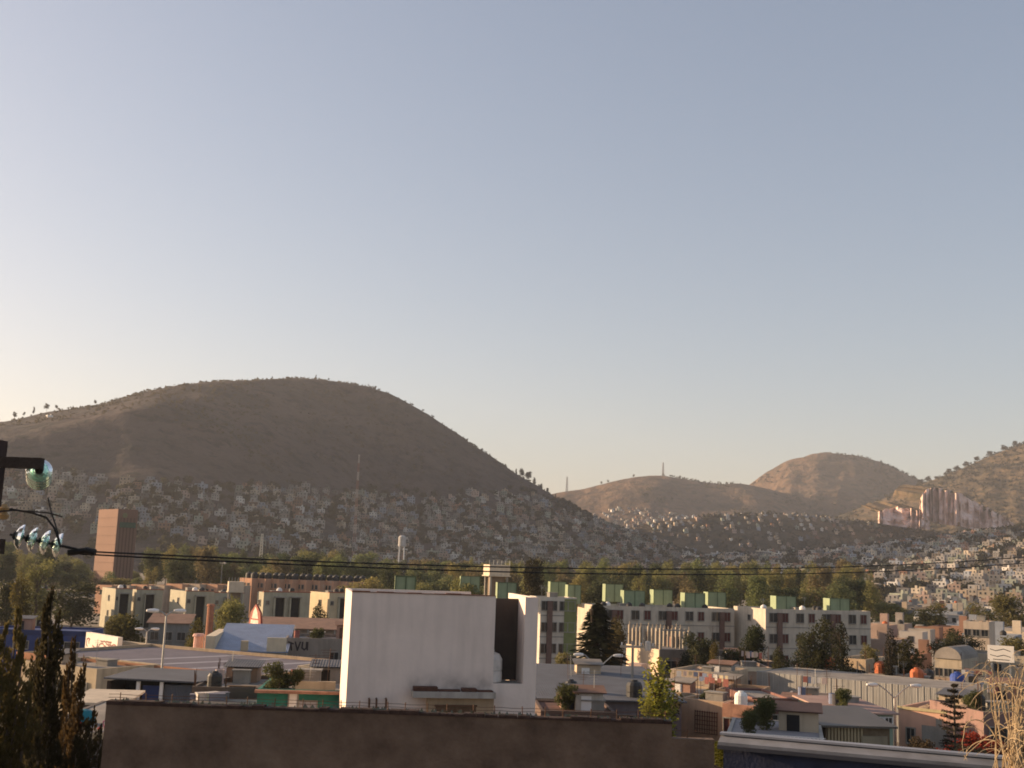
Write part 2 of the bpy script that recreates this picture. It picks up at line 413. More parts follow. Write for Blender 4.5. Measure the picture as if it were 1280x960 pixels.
# ------------------------------------------------------------------ buildings
TH = 18
def bld(name, label, cat, x0, Y0, x1, yt, th=TH, dep=8, xl=None, wall=None, roof=None, par=.4, group=None, z0=0, zt=None):
    """front-left corner seen at pixel x0 and distance Y0, front runs at angle th to pixel x1; returns root, W, D, H"""
    A = at(x0, yt, Y0); t = R(th); H = (A.z if zt is None else zt)-z0
    d = Vector((math.cos(t), math.sin(t)))
    u1 = ray(x1, yt+.035*(x1-x0)).x
    # A.x + W d.x = u1 (A.y + W d.y)
    W = (u1*A.y-A.x)/(d.x-u1*d.y)
    if xl is not None:
        u2 = ray(xl, yt).x; e = Vector((-d.y, d.x)); dep = (u2*A.y-A.x)/(e.x-u2*e.y)
    W = abs(W); dep = abs(dep)
    root = empty(name, (A.x, A.y, z0), t, label, cat, group)
    FOOT.append((A.x+d.x*W/2-d.y*dep/2, A.y+d.y*W/2+d.x*dep/2, max(W, dep)*.5+1.5))
    b = MB(); k = .18
    b.box(0, W, 0, k, 0, H); b.box(0, W, dep-k, dep, 0, H); b.box(0, k, k, dep-k, 0, H, skip='fk'); b.box(W-k, W, k, dep-k, 0, H, skip='fk')
    b.build('wall', wall or paint(.4, .36, .3), root)
    r = MB(); r.box(k, W-k, k, dep-k, H-par-.15, H-par); r.build('roof', roof or ROOFC, root)
    if Y0 > 48 and Y0 < 135 and W > 3 and dep > 2.8 and cat in ('house', 'building', 'shop', 'warehouse', 'shed', 'platform'): HOSTS.append((root, W, dep, H-par, x0, Y0))
    if cat in ('house', 'building', 'shop', 'apartment block') and Y0 > 55 and W > 3:
        rr = random.Random(x0*7+int(Y0)); z = H-par
        for _ in range(rr.randint(1, 3)):
            x, y = rr.uniform(.6, W-.6), rr.uniform(.6, max(.8, dep-.8)); h_ = rr.uniform(1.2, 2.6); a = MB(); a.tube((x, y, z), (x+rr.uniform(-.12,.12), y, z+h_), .016, n=5)
            for k_ in range(4): a.tube((x-.45+.08*k_, y, z+h_-.1-.14*k_), (x+.45-.08*k_, y+.1, z+h_-.1-.14*k_), .014, n=4)
            a.build('antenna', RUST if rr.random() < .6 else STEEL, root)
        x, y = rr.uniform(.8, max(.9, W-1.6)), rr.uniform(.6, max(.8, dep-1.8)); a = MB(); w_, q_, h_ = rr.uniform(.8, 1.5), rr.uniform(.7, 1.2), rr.uniform(.4, 1.0)
        a.box(x, x+w_, y, y+q_, z, z+h_); a.box(x-.08, x+w_+.08, y-.08, y+q_+.08, z+h_+.002, z+h_+.08); a.build('roof_hatch', CONC, root)
        if rr.random() < .6:
            a = MB(); x, y = rr.uniform(.8, max(.9, W-.9)), rr.uniform(.7, max(.8, dep-.7)); n_ = 9; rg = []
            for (q_, zz) in ((.7, -.02), (.5, .16), (.22, .3), (.03, .34)): rg.append([Vector((x+q_*math.cos(6.28*i_/n_)*rr.uniform(.7, 1.4), y+q_*math.sin(6.28*i_/n_)*rr.uniform(.6, 1.1), z+zz*rr.uniform(.7, 1.3))) for i_ in range(n_)])
            for g0, g1 in zip(rg, rg[1:]):
                for i_ in range(n_): a.face((g0[i_], g0[(i_+1)%n_], g1[(i_+1)%n_], g1[i_]))
            a.build('roof_rubble', mat('rubble', (.3,.22,.16), .95, .5, 2), root)
    return root, W, dep, H
def win(root, x, z, w_, h_, side='f', W=0, D=0, gm=None, fm=None, name='window', bars=1):
    b = MB(); t = .07
    def bx(a0, a1, d0, d1, z0, z1, m_):
        if side == 'f': b.box(a0, a1, -d1, -d0, z0, z1, m_)
        elif side == 'l': b.box(-d1, -d0, a0, a1, z0, z1, m_)
        elif side == 'r': b.box(W+d0, W+d1, a0, a1, z0, z1, m_)
    bx(x-t, x, .002, .09, z-t, z+h_+t, 1); bx(x+w_, x+w_+t, .002, .09, z-t, z+h_+t, 1)
    bx(x, x+w_, .002, .09, z+h_, z+h_+t, 1); bx(x-.02, x+w_+.02, .004, .16, z-t-.04, z, 1)
    for i in range(bars):
        xx = x+w_*(i+1)/(bars+1); bx(xx-.02, xx+.02, .03, .06, z, z+h_, 1)
    o = b.build(name, [gm or GLASS, fm or CONC], root); b = MB(); bx(x, x+w_, .002, .03, z, z+h_, 0); b.build('pane', [gm or GLASS], o)
    return o
def win_row(root, W, z, n, w_=1.1, h_=1.1, side='f', L=None, D=0, gm=None, fm=None):
    L = L or W
    for i in range(n):
        c = L*(i+.5)/n; win(root, c-w_/2, z, w_, h_, side, W, D, gm, fm)
def clutter(root, W, D, H, seed, n=5, par=.4):
    rr = random.Random(seed)
    b = MB()
    for i in range(n):     # rebar stubs on the corners of unfinished roofs
        x = rr.choice([.1, W-.1, W*.5]); y = rr.choice([.1, D-.1]); 
        for j in range(4): b.tube((x+.05*(j%2), y+.05*(j//2), H-.05), (x+.05*(j%2)+rr.uniform(-.05,.05), y+.05*(j//2), H+rr.uniform(.5, 1.1)), .015, n=4)
    b.build('rebar', RUST, root)
TANKV = {}
def tank(loc, c, label, group=None, s_=1.0):
    key = c
    if key not in TANKV:
        m_ = mat('tank_%d_%d_%d' % tuple(int(x*100) for x in c), c, .5, .2, 2)
        b = MB(); b.lathe([(0,0),(.5,0),(.53,.05),(.53,.4),(.5,.43),(.53,.46),(.53,.85),(.42,1.05),(.2,1.13)], 14)
        l_ = MB(); l_.lathe([(.2,1.13),(.22,1.14),(.22,1.2),(0,1.22)], 12)
        x = b.build('body', m_, None, True); y = l_.build('lid', m_, None)
        TANKV[key] = (x.data, y.data); bpy.data.objects.remove(x); bpy.data.objects.remove(y)
    r = empty('water_tank', loc, 0, label, 'water tank', group); r.scale = (s_,)*3
    for nm, me in zip(('body', 'lid'), TANKV[key]):
        o = bpy.data.objects.new(nm, me); col.objects.link(o); o.parent = r
    return r
BLACK = (.03, .03, .032); WH = (.75, .72, .68); ORG = (.45, .12, .04); BLU = (.03, .07, .3)
def on(root, x, y, z):
    t = root.rotation_euler.z; return Vector((root.location.x+x*math.cos(t)-y*math.sin(t), root.location.y+x*math.sin(t)+y*math.cos(t), root.location.z+z))

# ---- big white building in the middle
root, W, D, H = None, 0, 0, 0
A = at(440, 740, 55); t = R(10.5); root = empty('white_building', (A.x, A.y, 0), t, 'tall windowless white building with open notch at its right and a ledge, in the centre', 'building')
FOOT.append((A.x+5, A.y+4, 8))
H = A.z; d = Vector((math.cos(t), math.sin(t)))
def wx(px, py): u1 = ray(px, py).x; return (u1*A.y-A.x)/(d.x-u1*d.y)
W = wx(673, 749); n0 = wx(620, 747); n1 = wx(657, 749)
def zpx(px, py, x): return (CAM+ray(px, py)*(A.y+d.y*x)).z
zn = zpx(640, 855, (n0+n1)/2); DD = 7
WP = mat('white_render', (.76, .635, .56), .9, .08, .5, bump=.2, dirt=.13)
b = MB(); k = .2
b.box(0, n0, 0, k, 0, H); b.box(0, k, k, DD, 0, H, skip='f'); b.box(n0-k, n0, k, DD, 0, zn-.2, skip='f'); b.box(n0-1.4, n0-1.2, k, 1.8, zn, H-.65); b.box(k, n0-k, DD-k, DD, 0, H)
b.box(n0, W, 0, k, 0, zn); b.box(n1, W, 0, k, zn, H, skip='b'); b.box(W-k, W, k, DD, 0, H, skip='f'); b.box(n1, n1+k, k, 1.8, zn, H, skip='f')
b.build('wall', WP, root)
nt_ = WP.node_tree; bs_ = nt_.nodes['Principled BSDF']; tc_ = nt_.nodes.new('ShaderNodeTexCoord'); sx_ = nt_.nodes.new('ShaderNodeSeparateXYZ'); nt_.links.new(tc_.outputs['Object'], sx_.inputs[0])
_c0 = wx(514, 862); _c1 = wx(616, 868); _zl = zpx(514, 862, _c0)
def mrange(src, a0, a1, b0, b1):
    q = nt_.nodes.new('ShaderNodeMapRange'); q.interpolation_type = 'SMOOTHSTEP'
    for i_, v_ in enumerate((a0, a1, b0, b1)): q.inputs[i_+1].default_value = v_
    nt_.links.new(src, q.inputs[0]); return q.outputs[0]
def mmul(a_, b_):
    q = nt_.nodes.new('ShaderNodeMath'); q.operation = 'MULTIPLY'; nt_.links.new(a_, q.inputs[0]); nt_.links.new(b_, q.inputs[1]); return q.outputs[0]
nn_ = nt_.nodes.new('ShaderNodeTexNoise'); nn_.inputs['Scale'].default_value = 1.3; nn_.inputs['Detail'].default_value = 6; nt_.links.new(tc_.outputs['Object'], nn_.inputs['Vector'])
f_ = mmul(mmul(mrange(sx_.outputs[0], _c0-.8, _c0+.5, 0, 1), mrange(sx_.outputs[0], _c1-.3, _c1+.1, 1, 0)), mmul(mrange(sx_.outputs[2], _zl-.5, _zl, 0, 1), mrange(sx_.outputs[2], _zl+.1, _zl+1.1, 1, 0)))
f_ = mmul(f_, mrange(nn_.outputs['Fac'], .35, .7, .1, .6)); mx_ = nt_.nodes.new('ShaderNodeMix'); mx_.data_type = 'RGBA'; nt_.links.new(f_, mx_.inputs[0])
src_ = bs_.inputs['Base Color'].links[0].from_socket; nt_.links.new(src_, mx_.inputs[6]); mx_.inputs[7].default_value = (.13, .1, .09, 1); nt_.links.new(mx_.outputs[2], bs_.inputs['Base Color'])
b = MB(); b.box(n0-1.2, n1+k-.002, 1.8, 2.0, zn, H-.15); b.build('notch_back_wall', mat('recess_shade_render', (.07, .055, .048), .9, .3, .5, dirt=.5), root)  # shade of the recess is put into this dark colour
b = MB(); b.box(n0-1.2, n1, k, 1.79, zn-.15, zn-.01); b.build('notch_floor', CONC, root)
b = MB(); b.box(k, n0-k, k, DD-k, H-.6, H-.45); b.build('roof', ROOFC, root)
b = MB(); rr = random.Random(2); x = 0
while x < n0:
    x2 = min(n0, x+rr.uniform(.3, .9)); b.box(x, x2, -.04, .24, H+.002, H+rr.uniform(.025, .08)); x = x2
b.build('coping', mat('weathered_brick', (.2, .09, .06), .95, .4, 3), root)
c0, c1 = wx(514, 862), wx(616, 868); zl = zpx(514, 862, c0)
b = MB(); b.box(c0, c1, -.85, -.003, zl-.28, zl); b.build('ledge', mat('ledge_concrete', (.42, .38, .34), .9, .3, .8, dirt=.5), root)
b = MB()
for (a0, a1, hh) in ((c0+.05, c0+1.2, .2), (c0+1.25, c1-1.7, .07), (c1-1.6, c1-.9, .15), (c1-.85, c1-.1, .06)): b.box(a0, a1, -.7, -.15, zl+.002, zl+hh)
b.build('ledge_planter', mat('rust_earth', (.1, .045, .03), .95, .4, 3), root)
b = MB(); b.box(c0+.75, c1-.02, -.5, -.003, 0, zl-.282); b.build('bay', mat('ochre_render', (.42, .3, .19), .9, .2, .7, dirt=.3), root)
win2 = MB(); 
for i in range(9): win2.box(c0+1.2+i*.22, c0+1.24+i*.22, -.56, -.51, zl-1.9, zl-.75, 1)
win2.box(c0+1.15, c0+3.1, -.53, -.505, zl-1.95, zl-.7, 0); win2.box(c0+1.1, c0+3.15, -.6, -.504, zl-.7, zl-.62, 1)
win2.build('barred_window', [mat('amber_glass', (.12, .07, .035), .4, .3, 2), RUST], root)
stn = MB(); 
p = on(root, n0-.12, .85, zn)
tank(p, (.62, .57, .53), 'white round water tank half hidden in the notch of the white building', None, 1.3)
for i, px in enumerate((461, 470, 482)):
    q = wx(px, 880); b = MB(); b.tube((q, -.25, 0), (q, -.25, zpx(px, 874, q)), .05, n=6); b.tube((q, -.25, zpx(px, 874, q)), (q, -.02, zpx(px, 873, q)), .05, n=6)
    b.build('pipe', RUST, root)

# ---- apartment blocks, centre and right
WAPT = paint(.52, .46, .38, .3)
def apartment(label, x0, Y0, x1, yt, xl, nb, reds=True, dep=9, rows=3, group=None, wall=None, th=TH):
    root, W, D, H = bld('apartment_block', label, 'apartment block', x0, Y0, x1, yt, th, dep, xl, wall or WAPT, ROOFC, .5, group)
    bay = W/nb
    for r_ in range(rows):
        z = H-1.7-2.75*r_
        if z < .4: continue
        for i in range(nb):
            c = bay*(i+.5); win(root, c-.55-bay*.22, z, 1.1, 1.15, gm=GLASS if r_ % 2 else None); win(root, c+bay*.22-.45, z, .9, 1.15, gm=REDDARK if reds else GLASS)
        win(root, D*.45, z, .7, .7, 'l', W, D)
        b = MB(); b.box(-.03, W+.03, -.05, -.003, z-.75, z-.62); b.build('floor_band', CONC, root)
    for i in range(0, nb, 2):     # stair panels on every other bay
        b = MB(); c = bay*(i+.5); b.box(c-.33, c+.33, -.35, -.003, .2, H-.5); b.build('stair_panel', mat('grey_brown_panel', (.15, .09, .075), .7, .3, 1), root)
    return root, W, D, H
aB = apartment('pale four-window apartment block directly right of the white building', 676, 150, 721, 746, 662, 2, False, wall=paint(.58,.52,.44,.15))
gb = MB(); gb.box(aB[1]*.66, aB[1]-.02, -.06, -.004, .2, aB[3]-.2); gb.build('green_facade_strip', mat('olive_render', (.2, .22, .09), .9, .2, 1), aB[0])
aC = apartment('long pale apartment block with sunlit left end, behind the dark conifer', 750, 152, 918, 757, 722, 5)
aD = apartment('pale apartment block with tall red-brown panels, right of the long one', 957, 152, 1088, 761, 917, 4)
def greenbox(px0, px1, ytop, Y, label, dbl=True):
    a = at(px0, ytop, Y); z1 = a.z; q = at(px1, ytop, Y); Wd = (q.x-a.x)*.93; z0 = z1-2.6
    r = empty('rooftop_enclosure', (a.x, Y, z0), R(6), label, 'rooftop enclosure', 'green panelled enclosures on the apartment roofs')
    b = MB(); k = .06
    b.box(0, Wd, 0, k, 0, 2.6); b.box(0, k, k, 2.4, 0, 2.6, skip='f'); b.box(Wd-k, Wd, k, 2.4, 0, 2.6, skip='f'); b.box(k, Wd-k, 2.34, 2.4, 0, 2.6)
    b.build('panel', GREENP, r)
    b = MB(); 
    for x in ([0, Wd*.5, Wd-.08] if dbl else [0, Wd-.08]): b.box(x, x+.09, -.05, -.003, 0, 2.66)
    b.box(.09, Wd-.08, -.05, -.003, 2.55, 2.63) if not dbl else (b.box(.09, Wd*.5, -.05, -.003, 2.55, 2.63), b.box(Wd*.5+.09, Wd-.08, -.05, -.003, 2.55, 2.63))
    b.build('frame', mat('green_frame', (.09, .13, .07), .7), r)
for (a0, a1, yt_, Y, lb) in ((688,710,727,163,'pale green rooftop box above the block beside the white building'),(710,728,731,158,'pale green rooftop box just left of the sunlit end wall'),
    (757,781,730,172,'pale green box on the long block roof, nearest the conifer top'),(780,809,738,159,'wider pale green rooftop box overlapping the one behind it'),
    (817,843,737,168,'pale green rooftop box alone at the middle of the long block'),(856,884,741,158,'pale green rooftop box over the right half of the long block'),
    (885,910,740,170,'pale green rooftop box at the right end of the long block'),
    (970,998,745,160,'pale green rooftop box over the left half of the rightmost block'),(1037,1065,748,160,'pale green rooftop box over the right half of the rightmost block'),
    (494,522,720,90,'pale green rooftop box showing above the white building roof'),(576,602,720,190,'small olive green rooftop box right of centre above the white building'),(622,648,728,150,'pale green rooftop box beside the small water tower')):
    greenbox(a0, a1, yt_, Y, lb)
for r_, (W_, H_) in ((aC[0], (aC[1], aC[3])), (aD[0], (aD[1], aD[3]))):
    for i in range(7 if r_ is aC[0] else 4):
        x = rnd.uniform(.6, W_-.6); tank(on(r_, x, rnd.uniform(1, 3), H_-.5), rnd.choice([BLACK, WH]), 'small rooftop water tank on the %s pale apartment block' % ('long' if r_ is aC[0] else 'rightmost'), 'tanks on the pale apartment roofs', .8)
# left apartment rows (pale green-grey)
WL = paint(.4, .37, .28, .25)
WL_LIT = paint(.55, .45, .3, .15)  # lit copy of the walk-up wall, sunlight put into the cream
def leftblock(label, xl, x0, x1, yt, Y, nrec, th=34, light=False):
    root, W, D, H = bld('walkup_block', label, 'apartment block', x0, Y, x1, yt, th, 8, xl, WL_LIT if light else WL, ROOFB, .4, 'low apartment blocks left of the white building')
    for i in range(nrec):
        c = W*(i+1)/(nrec+1); b = MB(); b.box(c-.8, c+.8, -.03, -.003, 0, H-.9); b.build('stair_recess_shade', DARK, root)  # flat dark sheet paints the shade of a stair recess
        b = MB(); b.box(c-.95, c+.95, -.8, -.003, H-.85, H-.7); b.build('canopy', CONC, root)
        b = MB(); b.box(c-1.0, c-.8, -.5, -.032, 0, H-.9); b.box(c+.8, c+1.0, -.5, -.032, 0, H-.9); b.build('fin', WL, root)
    for r_ in range(2):
        if r_ == 0: win(root, W*.06, H-2.0, .5, .6)
        win(root, D*.4, H-2.2-2.7*r_, .8, .9, 'l', W, D)
    b = MB(); b.box(-.1, W+.1, -.1, .3, H+.002, H+.12); b.build('coping', mat('red_coping', (.32, .1, .06), .9, .3, 1), root)
    return root, W, D, H
LB = []
for a in (('pale walk-up block nearest the brown tower foot, sunlit at its left end', 128,145,166,736,205,1), ('green-grey walk-up block second from the brown tower', 163,171,204,737,212,1),
          ('green-grey walk-up block in the middle of the left row with lit end wall', 213,233,268,739,200,1), ('green-grey walk-up block just left of the round-topped tree', 262,268,305,741,212,1),
          ('walk-up block with two dark stair recesses, left of the white building', 322,330,388,740,185,2), ('pale walk-up block at far left edge behind the poplars', -12,4,24,733,205,1), ('pale walk-up block seen between the big dark trees at left', 36,44,66,737,205,1)):
    LB.append(leftblock(*a))
LB.append(leftblock('cream sunlit walk-up block touching the white building in view', 388,412,446,741,190,1,38,True))
for i, (r_, W_, D_, H_) in enumerate(LB):
    tank(on(r_, W_*.4, 1.5, H_-.4), WH if i % 2 == 0 else BLACK, ('white' if i % 2 == 0 else 'black')+' tank on the %s low apartment block from the left' % ['third','fourth','fifth','sixth','seventh','first','second','eighth'][i], 'tanks on the low apartment blocks', .9)
    tank(on(r_, W_*.75, 3, H_-.4), BLACK, 'black tank toward the back of the %s low apartment block from the left' % ['third','fourth','fifth','sixth','seventh','first','second','eighth'][i], 'tanks on the low apartment blocks', .9)
# salmon row houses behind, with tanks on stands
SAL = paint(.5, .28, .18, .2)
for i in range(9):
    x = 300+i*17
    r_, W_, D_, H_ = bld('row_house', 'salmon row house number %d from the left in the row above the walk-up blocks' % (i+1) if False else 'salmon sunlit row house with black roof tanks, %s in its row' % ['first','second','third','fourth','fifth','sixth','seventh','eighth','ninth'][i], 'row house', x, 262, x+15, 722+i*.6, -38, 5, None, SAL, ROOFB, .5, 'salmon row houses with black roof tanks')
    win(r_, W_*.3, H_-2, .8, .9); win(r_, W_*.65, H_-2, .7, .9)
    for k_ in range(2):
        p = on(r_, W_*(.3+.45*k_), 1.6, H_-.45)
        tank(p+Vector((0,0,.0)), BLACK, 'black tank on the roof of the %s salmon row house' % ['first','second','third','fourth','fifth','sixth','seventh','eighth','ninth'][i], 'black tanks above the salmon row houses', 1.55)
for i in range(8):
    x = 120+i*22
    r_, W_, D_, H_ = bld('row_house', 'brick-red row house, %s in the row right of the brown tower foot' % ['first','second','third','fourth','fifth','sixth','seventh','eighth'][i], 'row house', x, 255, x+20, 730+rnd.uniform(-1,2), -30, 5, None, [SAL, paint(.42,.33,.25)][i % 2], ROOFB, .4, 'row houses right of the brown tower')
    win(r_, W_*.3, H_-2, .8, .9); win(r_, W_*.65, H_-2, .7, .9)
# brown tower
root, W, D, H = bld('office_tower', 'brown windowless tower standing alone above the trees at left', 'tower', 148, 400, 173, 636, 40, 30, 124, mat('brown_tower_render', (.2, .115, .085), .9, .12, .05, dirt=.12), ROOFC, .6)
for i in range(5): 
    b = MB(); b.box(W*(i+1)/6-.12, W*(i+1)/6+.12, -.15, -.005, 0, H-3); b.build('fin', mat('tower_fin', (.1, .058, .048), .9), root)
b = MB(); b.box(W*.12, W*.92, -.4, -.16, H-6.5, H-4.6); b.build('sign_panel', mat('dark_green_panel', (.05, .09, .06), .7), root)
b = MB(); b.lathe([(0,0),(.9,0),(.9,.15),(0,.16)], 14, 0, Matrix.Translation((W*.35, -.16, H-2.2)) @ Matrix.Rotation(R(90), 4, 'X')); b.build('emblem', mat('emblem_olive', (.2, .19, .1), .7), root)
b = MB()
for i in range(1, 9): b.box(-.12, -.005, .5, D-.5, H*i/9, H*i/9+.18)
b.build('joint', mat('tower_joint', (.17, .1, .075), .9), root)

# small water tower behind the white building & cream tower in left row
for (px, yt_, Y, wp, lb) in ((621, 706, 175, 26, 'cream concrete water tower just above the right end of the white building'), (295, 727, 190, 18, 'small cream water tower above the round-topped tree at left')):
    p = at(px, yt_, Y); w_ = wp/FP*Y/2; r_ = empty('water_tower', (p.x, Y, 0), R(TH), lb, 'water tower')
    b = MB(); b.box(-w_, w_, -w_, w_, p.z-1.6, p.z); b.box(-w_*1.1, w_*1.1, -w_*1.1, w_*1.1, p.z-1.75, p.z-1.605); b.build('cistern', paint(.6, .5, .38, .2), r_)
    for sx in (-1, 1):
        for sy in (-1, 1): b = MB(); b.box(sx*w_*.8-.15, sx*w_*.8+.15, sy*w_*.8-.15, sy*w_*.8+.15, 0, p.z-1.76); b.build('leg', CONC, r_)
    b = MB(); b.box(-w_*.65, w_*.65, -w_*.65, w_*.65, 0, p.z-1.77); b.build('core', paint(.2,.15,.11,.2), r_)
    b = MB()
    for k_ in range(6): b.tube((-w_+k_*w_*.4, -w_*.9, p.z), (-w_+k_*w_*.4, -w_*.9, p.z+.7), .05, n=4)
    b.build('railing', STEEL, r_)

# ---- individually placed lower buildings ---------------------------------
def shed_roof(root, W, D, H, rise, m_, over=.3, name='sheet_roof'):
    b = MB(); z0, z1 = H+.01, H+rise
    P = [(-over,-over,z0),(W+over,-over,z0),(W+over,D+over,z1),(-over,D+over,z1)]
    b.face(P); b.face([(x,y,z-.1) for x,y,z in P][::-1])
    for i in range(4): a, c = P[i], P[(i+1)%4]; b.face([(a[0],a[1],a[2]-.1),(c[0],c[1],c[2]-.1),c,a])
    return b.build(name, m_, root)
def roofband(root, W, H, m_, h=.35, name='parapet_band'):
    b = MB(); b.box(-.05, W+.05, -.08, -.004, H-h, H+.04); b.build(name, m_, root)
def door(root, x, w_, h_, m_, z=0):
    b = MB(); b.box(x, x+w_, -.05, -.003, z, z+h_, 0); b.box(x-.07, x, -.09, -.003, z, z+h_+.07, 1); b.box(x+w_, x+w_+.07, -.09, -.003, z, z+h_+.07, 1)
    b.box(x, x+w_, -.09, -.003, z+h_, z+h_+.07, 1)
    o = b.build('door', [m_, CONC], root); b = MB(); b.box(x+w_*.8, x+w_*.86, -.1, -.052, z+h_*.45, z+h_*.52); b.build('handle', STEEL, o)
    return o
MAUVE = corrugated('mauve_sheet_roof', (.17, .14, .15), .9, 'X', .6)
GREY = corrugated('grey_sheet_metal', (.27, .265, .255), 1.5, 'X', .5)
BLUEG = corrugated('blue_grey_sheet', (.13, .135, .15), 1.2, 'X', .8)
WHBL = corrugated('pale_blue_sheet', (.22, .26, .36), 1.2, 'X', .5)
# L1 mauve warehouse
root, W, D, H = bld('warehouse', 'long low warehouse with mauve sheet roof and orange-lit edge, left of centre', 'warehouse', 22, 96, 322, 815, -28, 15, None, paint(.44,.33,.22,.3), MAUVE, .25)
roofband(root, W, H, mat('orange_band', (.42, .2, .11), .9, .3, .8), .5)
for i in range(4):
    b = MB(); x = W*(.3+.17*i); b.face([(x, .5, H-.24), (x+.9, .5, H-.24), (x+4.5, D-.5, H-.24), (x+3.6, D-.5, H-.24)]); b.build('skylight_strip', mat('pale_sheet', (.33, .3, .31), .5, .2, 1), root)
for i in range(7): win(root, W*(i+.3)/7, H-2.4, 1.0, .9)
# white building far-left lit wall
root, W, D, H = bld('house', 'beige sunlit house behind the dark cypress tops at far left', 'house', 30, 88, 122, 826, -30, 6, None, paint(.5,.4,.27,.4), ROOFC, .3); win_row(root, W, H-2.2, 3, .9, 1.1); door(root, W*.8, 1, 2.1, RUST)
# carport
A = at(136, 846, 68); root = empty('carport', (A.x, A.y, 0), R(4), 'dark open carport with grey sheet roof and two white posts, left', 'carport')
FOOT.append((A.x+3, A.y+2, 5)); Hc = A.z; Wc = 5.0
b = MB(); b.face([(-.2,-.3,Hc),(Wc+.2,-.3,Hc-.12),(Wc+3.4,4.6,Hc-.0),(.6,4.6,Hc+.15)]); b.face([(-.2,-.3,Hc-.09),(.6,4.6,Hc+.06),(Wc+3.4,4.6,Hc-.09),(Wc+.2,-.3,Hc-.21)]); b.face([(-.2,-.3,Hc-.09),(Wc+.2,-.3,Hc-.21),(Wc+.2,-.3,Hc-.12),(-.2,-.3,Hc)]); b.build('sheet_roof', BLUEG, root)
for x in (.05, 1.75, 3.1, 5.0): b = MB(); b.box(x-.1, x+.1, -.1, .1, 0, Hc-.22); b.build('post', WHITEM if x in (1.75, 3.1) else WOOD, root)
b = MB(); b.box(0, Wc+.3, 3.9, 4.1, 0, Hc-.3); b.box(-.1, .0, .3, 3.9, 0, Hc-.3); b.build('back_wall', DARK, root)  # shade under the carport roof is painted onto these walls
b = MB(); b.box(1.9, 3.0, .5, .6, 0, Hc-.5); b.build('blue_tarpaulin', SKYBLUE, root)
b = MB(); b.box(3.2, 4.9, .3, .42, 0, Hc-.4); b.build('sheet_gate', corrugated('slate_sheet', (.12,.14,.18), 2), root)
b = MB(); b.box(0, 8, -.1, 4, Hc-3.7, Hc-3.55); b.build('slab', CONC, root)
# L9 blue long wall; graffiti wall
root, W, D, H = bld('blue_shed', 'long dark blue shed behind the cypress tops at far left', 'shed', -20, 128, 107, 786, 4, 7, None, SKYBLUE, SKYBLUE, .2); win_row(root, W, H-2, 4, 1.6, .8); roofband(root, W, H, mat('deep_blue_band', (.015,.03,.11), .6), .5)
root, W, D, H = bld('graffiti_wall', 'white wall covered in graffiti left of the street lamps', 'wall', 108, 121, 148, 790, -48, .5, None, paint(.8,.72,.62,.05), WHITEM, .05)
GR = mat('graffiti_paint', (.22, .07, .06), .7, .3, 2); GK = mat('graffiti_black', (.03, .025, .03), .7); GW = mat('graffiti_white', (.6, .57, .53), .7)
def strokes(root, paths, x, z, sx, sz, m_, r=.07, y=-.012, name='graffiti'):
    b = MB()
    for P in paths:
        for (a0, c0_), (a1, c1_) in zip(P, P[1:]):
            p = Vector((x+a0*sx, y, z+c0_*sz)); q = Vector((x+a1*sx, y, z+c1_*sz)); dd = (q-p); 
            if dd.length < 1e-4: continue
            dd.normalize(); n_ = Vector((-dd.z, 0, dd.x))*r; e = dd*r*.7; y -= .0004
            b.face([p-n_-e, q-n_+e, q+n_+e, p+n_-e])
    return b.build(name, m_, root)
_g = random.Random(77)
def squig(n):
    L = []
    for i in range(n):
        x, z = _g.uniform(0, 3.2), _g.uniform(.1, .9); P = [(x, z)]; a = _g.uniform(0, 6.28)
        for k in range(_g.randint(4, 9)): a += _g.uniform(.3, 1.3)*_g.choice([1, 1, -1]); x = min(3.4, max(0, x+math.cos(a)*.22)); z = min(1, max(0, z+math.sin(a)*.25)); P.append((x, z))
        L.append(P)
    return L
GL = squig(9)
strokes(root, GL, .3, H-1.5, W/3.7, .9, GR, .08); strokes(root, [[(a*1.1+.2, c*.8) for a, c in P] for P in GL[:4]], .3, H-2.7, W/3.9, .9, GK, .09, -.03)
root, W, D, H = bld('graffiti_wall', 'lower scribbled wall running right from the white graffiti wall', 'wall', 149, 118, 192, 801, -35, .5, None, paint(.42,.36,.27,.2), CONC, .05)
strokes(root, GL, .3, H-1.5, W/3.6, 1, GW, .08); strokes(root, GL, .8, H-2.6, W/4, .9, GR, .07, -.03)
# L8, L7 brown-roof houses
root, W, D, H = bld('house', 'grey house with sloping brown roof below the low apartment blocks', 'house', 186, 150, 236, 778, 10, 6, None, paint(.2,.2,.19), ROOFB, .1); shed_roof(root, W, D, H, .9, mat('brown_sheet_roof', (.26,.15,.1), .8, .3, 1)); win_row(root, W, H-2.2, 3, 1, 1); door(root, .5, 1, 2.1, RUST)
root, W, D, H = bld('school_shed', 'long brown-roofed shed below the walk-up block left of the white building', 'shed', 318, 146, 452, 784, 6, 8, None, paint(.24,.18,.13), ROOFB, .1); shed_roof(root, W, D, H, .95, mat('brown_sheet_roof', (.26,.15,.1), .8, .3, 1)); win_row(root, W, H-2.1, 7, 1.4, .9); b = MB()
for i in range(9): b.box(W*i/8-.08, W*i/8+.08, -.5, -.35, 0, H-.1)
b.build('column', CONC, root)
